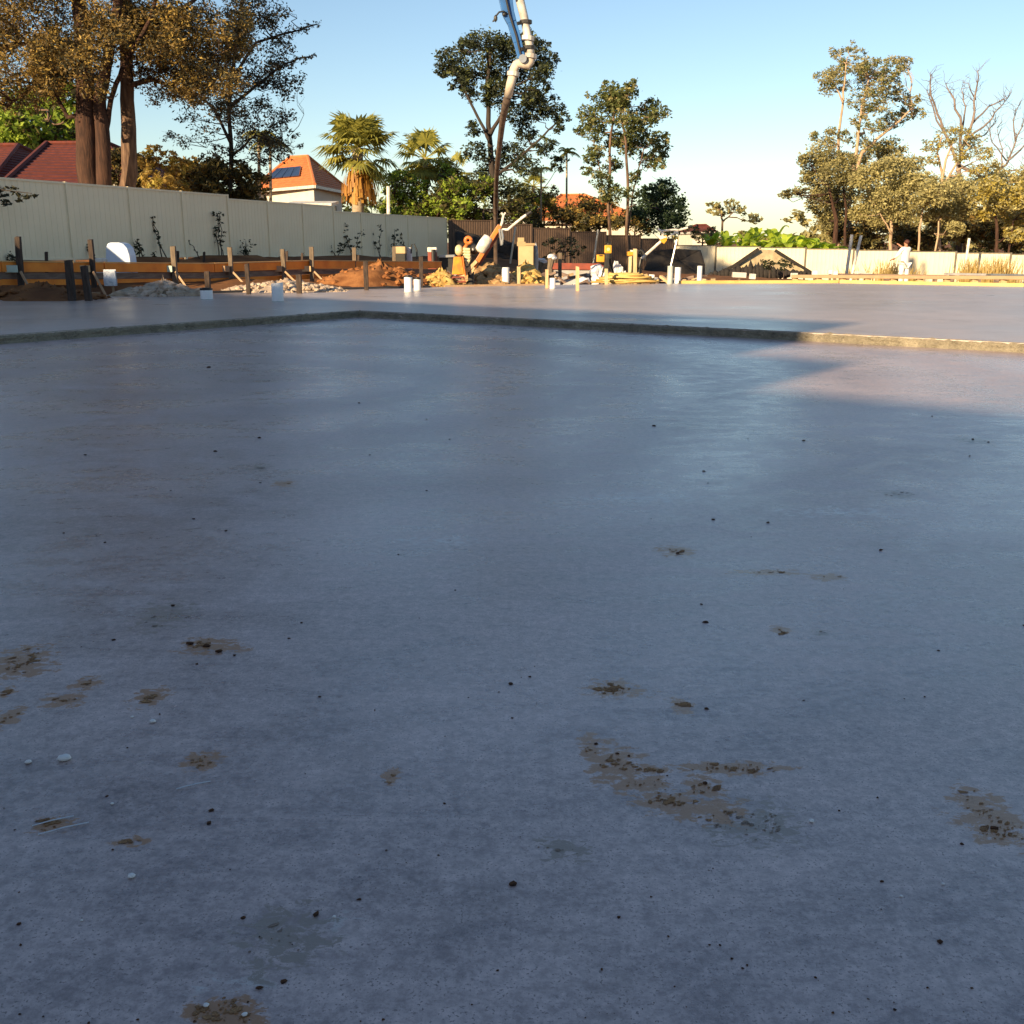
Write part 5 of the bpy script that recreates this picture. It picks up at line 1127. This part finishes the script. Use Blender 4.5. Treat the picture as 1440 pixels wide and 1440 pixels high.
# ------------------------------------------------------------------ vines and weeds against the pale fence
def fence_t(px):
    # depth where the column px meets the left fence
    u = (px-720)/(F*1.034); den = fd.x-u*fd.y; t_ = (u*fl0.y-fl0.x)/den; return fl0+fd*t_
def vine(px, pyt, lab, wpx, n_, stems=2, lean=0, size=.10, group=None):
    p = fence_t(px)+fn*.25; Y = p.y; b = Vector((p.x,p.y,G(p.x,p.y))); r = empty('wall_plant', b, lab, 'plant', group); t = at(px+lean, pyt, Y); k = ppm(Y)
    mb = MB(); cl = []
    for s_ in range(stems):
        e = t+Vector((random.gauss(0,.5)*wpx/k, random.uniform(-.05,.1), -abs(random.gauss(0,.25))*(s_ > 0)))
        pth = wiggle(b+Vector((random.gauss(0,.08),0,-.05)), e, 6, .07); mb.tube(pth, [.018*(1-.1*i) for i in range(7)], 5)
        for i in range(2,7): cl.append((pth[i], wpx/k*.45, n_//(5*stems)))
    mb.build('stem', 'stake_dark', r); leaf_mesh('leaves', cl, size, 'leaf_vine', r, per=6)
for px, pyt, wpx, n_, st_n, lab in ((219,303,9,90,2,'thin leafy climber on the fence right of the white tub'),(304,299,14,150,3,'straggly climber where the fence steps down'),(337,340,22,120,5,'arching broad leaved weed at the fence foot'),(468,332,13,150,2,'shorter leafy sapling of a pair by the fence'),(488,312,17,330,3,'tallest bushy sapling of a pair by the fence'),(527,317,9,120,2,'narrow upright sapling left of three by the fence'),(547,322,13,150,2,'leafy upright sapling above the tool box'),(563,330,8,80,2,'small sapling pair right end behind the tool box'),(188,333,9,120,3,'dark pointed weed touching the white tub'),(204,356,11,60,3,'low dark weed right of the pointed weed'),(124,345,6,40,2,'small weed behind the leaning peg'),(8,356,14,50,3,'low weed at the foot of the fence end'),(268,338,4,14,1,'bare thin twig plant at the fence')):
    vine(px, pyt, lab, wpx, n_, st_n)
# overhanging twig at the left edge
r = empty('hanging_twig', at(-30,262,24.2), 'leafy twig overhanging the fence at its near end', 'branch'); mb = MB(); pth = [at(-120,235,26.5),at(-60,250,25),at(-30,262,24.2),at(10,268,24),at(45,272,24)]; mb.tube(pth, [.04,.03,.02,.014,.008], 5); mb.build('stem', 'bark_black', r)
leaf_mesh('leaves', [(at(x,y,24.1), .14, 26) for x, y in ((-10,266),(5,272),(20,268),(30,276),(44,274),(8,285),(0,262))], .12, 'leaf_fine', r, per=5)
# tall dry grass by the cream fence
def grass_clump(px, Y, wpx, pyt, n_, lab):
    b = onG(px, Y); r = empty('grass_clump', b, lab, 'grass clump'); k = ppm(Y); Q = []
    for _ in range(n_):
        x = b.x+random.gauss(0,.5)*wpx/k; y = b.y+random.gauss(0,.15); z = G(x,y); h_ = (at(px,pyt,Y).z-z)*random.uniform(.5,1.05); ln = random.gauss(0,.25); s_ = Vector((.018,0,0)); p = Vector((x,y,z-.05)); m_ = p+Vector((ln*.3,0,h_*.6)); e = p+Vector((ln,random.gauss(0,.1),h_))
        Q += [p-s_, p+s_, m_+s_, m_-s_, m_-s_, m_+s_, e+s_*.2, e-s_*.2]
    quads_obj('blades', Q, 'leaf_dry', r)
for px, Y, wpx, pyt, n_, lab in ((1372,49.5,22,362,260,'tall dry grass clump left of the fence end post'),(1412,48.5,26,360,320,'widest tall dry grass clump along the cream fence'),(1252,51,22,364,160,'dry grass clump left of the person in white'),(1290,50,12,372,90,'short dry grass behind the person in white'),(1200,51,14,372,70,'short dry grass under the white poles')):
    grass_clump(px, Y, wpx, pyt, n_, lab)

# ------------------------------------------------------------------ person in white
Yp = 38.5; b = onG(1275, Yp); topz = at(1273,337.5,Yp).z; Hh = 1.72; b.z = topz-Hh
stand = b.z-G(b.x,b.y)
r = empty('person', b, 'person in white shirt and trousers raising an arm by the cream fence', 'person', rz=R(205))
if stand > .02:
    mb = MB(); mb.box((b.x,b.y,(b.z+G(b.x,b.y))/2-.05), (1.4,.9,stand+.1)); tag(mb.build('soil_step', 'mound', bevel=.05), 'low packed soil step under the person in white', 'soil')
def skin_mesh(name, pts, edges, mt, parent, root=0, sub=2):
    me = bpy.data.meshes.new(name); me.from_pydata([p[:3] for p in pts], edges, []); o = bpy.data.objects.new(name, me); C.objects.link(o); o.parent = parent
    m_ = o.modifiers.new('skin', 'SKIN'); m_.use_smooth_shade = True
    for i, p in enumerate(pts):
        sv_ = me.skin_vertices[0].data[i]; sv_.radius = p[3] if isinstance(p[3], tuple) else (p[3], p[3]); sv_.use_root = (i == root)
    s_ = o.modifiers.new('sub', 'SUBSURF'); s_.levels = sub; s_.render_levels = sub
    me.materials.append(M[mt]); return o
# local frame: +x is the person's left, -y is where they face
hx = [(0,0,.92,(.15,.10)),(0,0,1.10,(.13,.095)),(0,0,1.32,(.17,.11)),(0,0,1.44,(.09,.08)),(0,-.01,1.50,.052),(0,-.015,1.60,(.075,.09)),(0,-.01,1.68,(.06,.075)),
      (.10,0,.86,.095),(.11,-.02,.48,.062),(.11,.0,.09,.042),(.12,-.14,.03,.04),
      (-.10,0,.86,.095),(-.12,.02,.48,.062),(-.12,.03,.09,.042),(-.13,-.11,.03,.04),
      (.19,0,1.39,.06),(.27,-.10,1.16,.043),(.24,-.30,1.05,.034),(.24,-.38,1.03,.03),
      (-.19,0,1.39,.06),(-.26,-.22,1.36,.045),(-.20,-.46,1.50,.034),(-.19,-.55,1.56,.03)]
ed = [(0,1),(1,2),(2,3),(3,4),(4,5),(5,6),(0,7),(7,8),(8,9),(9,10),(0,11),(11,12),(12,13),(13,14),(3,15),(15,16),(16,17),(17,18),(3,19),(19,20),(20,21),(21,22)]
nv_ = len(hx)
for hi in (18, 22):
    q0 = Vector(hx[hi][:3]); dv = (q0-Vector(hx[hi-1][:3])).normalized(); sx_ = Vector((1,0,0))
    for fi, (off, ln) in enumerate(((-.03,.075),(-.01,.085),(.012,.08),(.032,.065),(.05,.05))):
        e1 = q0+sx_*off+dv*(.03 if fi < 4 else .0); e2 = e1+dv*ln+Vector((0,0,-.02)); hx += [(*e1,.010),(*e2,.008)]; k0 = len(hx)-2; ed += [(hi,k0),(k0,k0+1)]
skin_mesh('body', hx, ed, 'skin', r)
sh = [(0,0,.80,(.185,.135)),(0,0,1.10,(.165,.13)),(0,0,1.32,(.20,.14)),(0,0,1.43,(.12,.10)),(.20,0,1.39,.08),(.28,-.10,1.17,.062),(.255,-.25,1.08,.05),(-.20,0,1.39,.08),(-.265,-.22,1.365,.062),(-.225,-.38,1.45,.05)]
skin_mesh('shirt', sh, [(0,1),(1,2),(2,3),(3,4),(4,5),(5,6),(3,7),(7,8),(8,9)], 'cloth_white', r)
skin_mesh('trousers', [(0,0,.93,(.17,.125)),(.105,0,.84,.115),(.115,-.02,.48,.082),(.115,.0,.10,.068),(-.105,0,.84,.115),(-.125,.02,.48,.082),(-.125,.03,.10,.068)], [(0,1),(1,2),(2,3),(0,4),(4,5),(5,6)], 'cloth_white', r)
mb = MB(); mb.lump((0,.02,1.655), (.085,.10,.085), .03, 2); 
me_o = mb.build('hair', 'hair', None, smooth=True); me_o.parent = r
mb = MB(); mb.lump((0,-.105,1.605), (.014,.022,.02), 0, 1).lump((.028,-.088,1.63), (.012,.01,.008), 0, 1).lump((-.028,-.088,1.63), (.012,.01,.008), 0, 1); fo = mb.build('face_features', 'skin', None, smooth=True); fo.parent = r
for sx in (-.115,.115):
    mb = MB(); mb.lump((sx,-.06,.045), (.05,.13,.045), .02, 2); so = mb.build('shoe', 'cloth_dark', None, smooth=True); so.parent = r

# ------------------------------------------------------------------ mud, clods, pebbles and wire on the slab
def flake(mb, x, y, r_, z=0.0, hgt_=.006, ax=1.0, rot=0):
    n_ = random.randint(6,9); vs = []; cr, sr = math.cos(rot), math.sin(rot)
    for i in range(n_):
        a = 2*math.pi*i/n_; q_ = r_*random.uniform(.6,1.3); u, v = q_*ax*math.cos(a), q_*math.sin(a); vs.append((x+u*cr-v*sr, y+u*sr+v*cr, z+.0012))
    c_ = (x+random.uniform(-.3,.3)*r_, y, z+hgt_*random.uniform(.5,1.3)); vs.append(c_)
    mb.add(vs, [(i, (i+1) % n_, n_) for i in range(n_)])
def smear(px, py, wpx, hpx, n_, grey=False, ang=0, label=None):
    c_ = flat(px, py); dist = math.hypot(c_.y, CAM_Z); k = F/dist; W = wpx/k/2
    cy0, cy1 = flat(px, py-hpx/2).y, flat(px, py+hpx/2).y; Hy = abs(cy0-cy1)/2
    mb = MB(); subs = [(random.gauss(0,.42), random.gauss(0,.42)) for _ in range(max(3, n_//14))]
    for _ in range(int(n_*.28)):
        if random.random() < .8: sx, sy = random.choice(subs); u, v = sx+random.gauss(0,.24), sy+random.gauss(0,.24)
        else: u, v = random.gauss(0,.5), random.gauss(0,.5)
        u, v = max(-1.2,min(1.2,u)), max(-1.2,min(1.2,v))
        x = c_.x+u*W; y = c_.y+v*Hy+u*ang*Hy; rr = random.choice((.0015,.002,.0025,.003,.004,.005))*max(.6,dist/2.6)*(.8 if not grey else .6)
        flake(mb, x, y, rr*random.choice((.7,1,1.8)), 0, random.uniform(.001,.003), random.uniform(1,2.6), random.uniform(-.5,.5)+.3)
    o = mb.build('mud_smear', 'mud_grey' if grey else 'mud', loc=c_); tag(o, label or 'dried brown mud smear stuck on the grey slab', 'mud', 'mud smears on the slab', kind='stuff')
for a in SMEARS:
    smear(*a)
clods = [(920,599,5),(1130,620,4),(1368,618,5),(303,635,5),(365,616,5),(366,679,4),(272,730,5),(148,763,5),(318,747,5),(294,517,5),(505,567,4),(718,962,6),(745,952,4),(720,1244,11),(1322,1325,9),(1003,731,6),(1080,735,5),(1238,774,6),(953,778,6),(990,663,4),(1398,1165,9),(1352,1187,6),(268,906,11),(291,909,10),(308,917,9),(277,934,5),(445,1286,9),(342,1291,7),(294,1158,8),(297,1140,7),(424,876,4),(406,898,4),(330,922,5),(243,852,6),(1390,622,4),(994,997,6),(838,1046,6),(868,1060,5),(884,1063,5),(992,1102,8),(600,690,3),(632,618,3),(520,640,3),(986,850,4),(992,875,7),(27,1300,7),(365,1390,9),(399,1381,8),(1147,1375,4),(1180,1140,4),(1130,985,3),(700,1365,5),(560,780,3),(640,830,3),(120,640,4),(240,690,3),(160,900,5),(720,1010,4),(1440,880,5),(1300,980,4),(450,980,5),(150,1120,5),(505,1265,5),(625,1130,4),(1240,1240,5),(870,1290,5),(90,750,4),(1320,915,4)]
for i, (px, py, s_) in enumerate(clods):
    c_ = flat(px, py); dist = math.hypot(c_.y, CAM_Z); rr = s_/F*dist/2*.85; mb = MB(); mb.lump((c_.x,c_.y,rr*.3), (rr*random.uniform(1,1.6),rr*random.uniform(.8,1.3),rr*.55), .38, 1)
    tag(mb.build('soil_clod', 'clod', loc=c_), 'small dark soil clod lying on the grey slab', 'clod', 'soil clods on the slab')
pebs = [(40,1073,9),(91,1069,16),(215,1016,9),(185,1234,11),(1141,1156,8),(1326,1244,5),(186,1009,5),(158,1131,5),(290,1415,8),(344,1428,8),(1267,1261,5),(600,590,4),(115,1295,4),(470,1290,5)]
labs = {0:'small round white pebble beside a longer pebble',1:'long white pebble, largest on the slab',3:'blocky white pebble lying alone on the slab'}
for i, (px, py, s_) in enumerate(pebs):
    c_ = flat(px, py); dist = math.hypot(c_.y, CAM_Z); rr = s_/F*dist/2; mb = MB(); mb.lump((0,0,0), (rr*(1.0 if i != 1 else 1.15),rr*.8,rr*.55), .12, 2)
    R_ = Euler((0,0,.2)).to_matrix(); mb.v = [tuple(R_ @ Vector(v)+Vector((c_.x,c_.y,rr*.5))) for v in mb.v]
    tag(mb.build('pebble', 'pebble', smooth=True, loc=c_), labs.get(i, 'tiny white pebble lying on the grey slab'), 'pebble', None if i in labs else 'tiny white pebbles')
for i, (x1,y1,x2,y2) in enumerate(((45,1163,104,1149),(54,1175,125,1158),(248,1111,296,1100))):
    a, b = flat(x1,y1), flat(x2,y2); mb = MB(); mb.tube([a+Vector((0,0,.003)), a.lerp(b,.5)+Vector((0,0,.005)), b+Vector((0,0,.003))], .0015, 6); tag(mb.build('wire_offcut', 'wire', loc=a), 'straight silver wire offcut on the slab'+(' beside a parallel one' if i < 2 else ' lying alone'), 'wire', 'paired wire offcuts' if i < 2 else None)
# fine grit scattered over the near slab
mb = MB()
for _ in range(230):
    px, py = random.uniform(-60,1500), 1440-940*random.random()**1.6; c_ = flat(px, py)
    if not (c_.y > 1): continue
    rr = random.choice((.0008,.001,.0014,.002,.003))*max(1,c_.y/3); flake(mb, c_.x, c_.y, rr, 0, rr*1.2)
o = mb.build('slab_grit', 'clod'); tag(o, 'fine dark grit scattered over the near slab', 'grit', kind='stuff')

# ------------------------------------------------------------------ filling shrubs behind the fences (last, so that the seeded shapes above stay put)
tree('green_shrub', 'bright yellow green shrub between the two fan palms', 57.5, [([(560,325),(560,290)],4,3)], fill(18, 540, 600, 248, 308, 10, 15, lambda x, y: y > 240+abs(x-568)*.5), [('leaf_lime',.8),('leaf_hedge',.4)], 'bark_brown', dens=4, size=.18, depth=1.0, cat='shrub')
tree('green_shrub', 'bright yellow green shrub left of the dark gum trunk', 58.5, [([(655,325),(655,290)],4,3)], fill(16, 618, 690, 242, 305, 10, 15), [('leaf_lime',.65),('leaf_hedge',.6)], 'bark_brown', dens=4, size=.18, depth=1.0, cat='shrub')
tree('gold_roof_shrub', 'golden shrub screening the left slope of the orange roof', 66, [([(765,335),(765,300)],3,2)], fill(16, 735, 800, 265, 312, 9, 13, lambda x, y: y > 262+abs(x-762)*.5), [('leaf_gold',.5),('leaf_lime',.4),('leaf_hedge',.4)], 'bark_brown', dens=4, size=.18, depth=1.0, cat='shrub')
tree('gold_roof_shrub', 'golden shrub screening the right slope of the orange roof', 65, [([(845,335),(845,300)],3,2)], fill(14, 812, 890, 282, 315, 9, 13), [('leaf_gold',.5),('leaf_hedge',.6)], 'bark_brown', dens=4, size=.18, depth=1.0, cat='shrub')
tree('far_shrub', 'dull green shrub before the small far house', 80, [([(988,345),(988,330)],3,2)], fill(10, 968, 1010, 322, 338, 6, 9), [('leaf_olive',.5),('leaf_hedge',.6)], 'bark_brown', dens=4, size=.2, depth=.8, cat='shrub')
tree('filler_gum', 'olive gum foliage filling the left half of the right grove', 80, [([(1220,355),(1222,290),(1226,240)],5,2)], fill(26, 1150, 1285, 205, 330, 13, 19), [('leaf_olive',.7),('leaf_sage',.4)], 'bark_pale', dens=5, size=.22, depth=1.4)
tree('filler_gum', 'sage gum foliage filling the right half of the right grove', 79, [([(1360,358),(1358,300),(1352,260)],5,2)], fill(30, 1285, 1470, 238, 335, 13, 19), [('leaf_sage',.7),('leaf_olive',.4)], 'bark_pale', dens=5, size=.22, depth=1.4)
tree('shade_shrub', 'dark shrub hiding the red roof between the big trunks', 36, [([(165,290),(165,260)],4,2)], fill(16, 135, 205, 215, 268, 9, 14), [('leaf_hedge',.9),('leaf_gold',.15)], 'bark_black', dens=3.5, size=.13, depth=.8, cat='shrub')
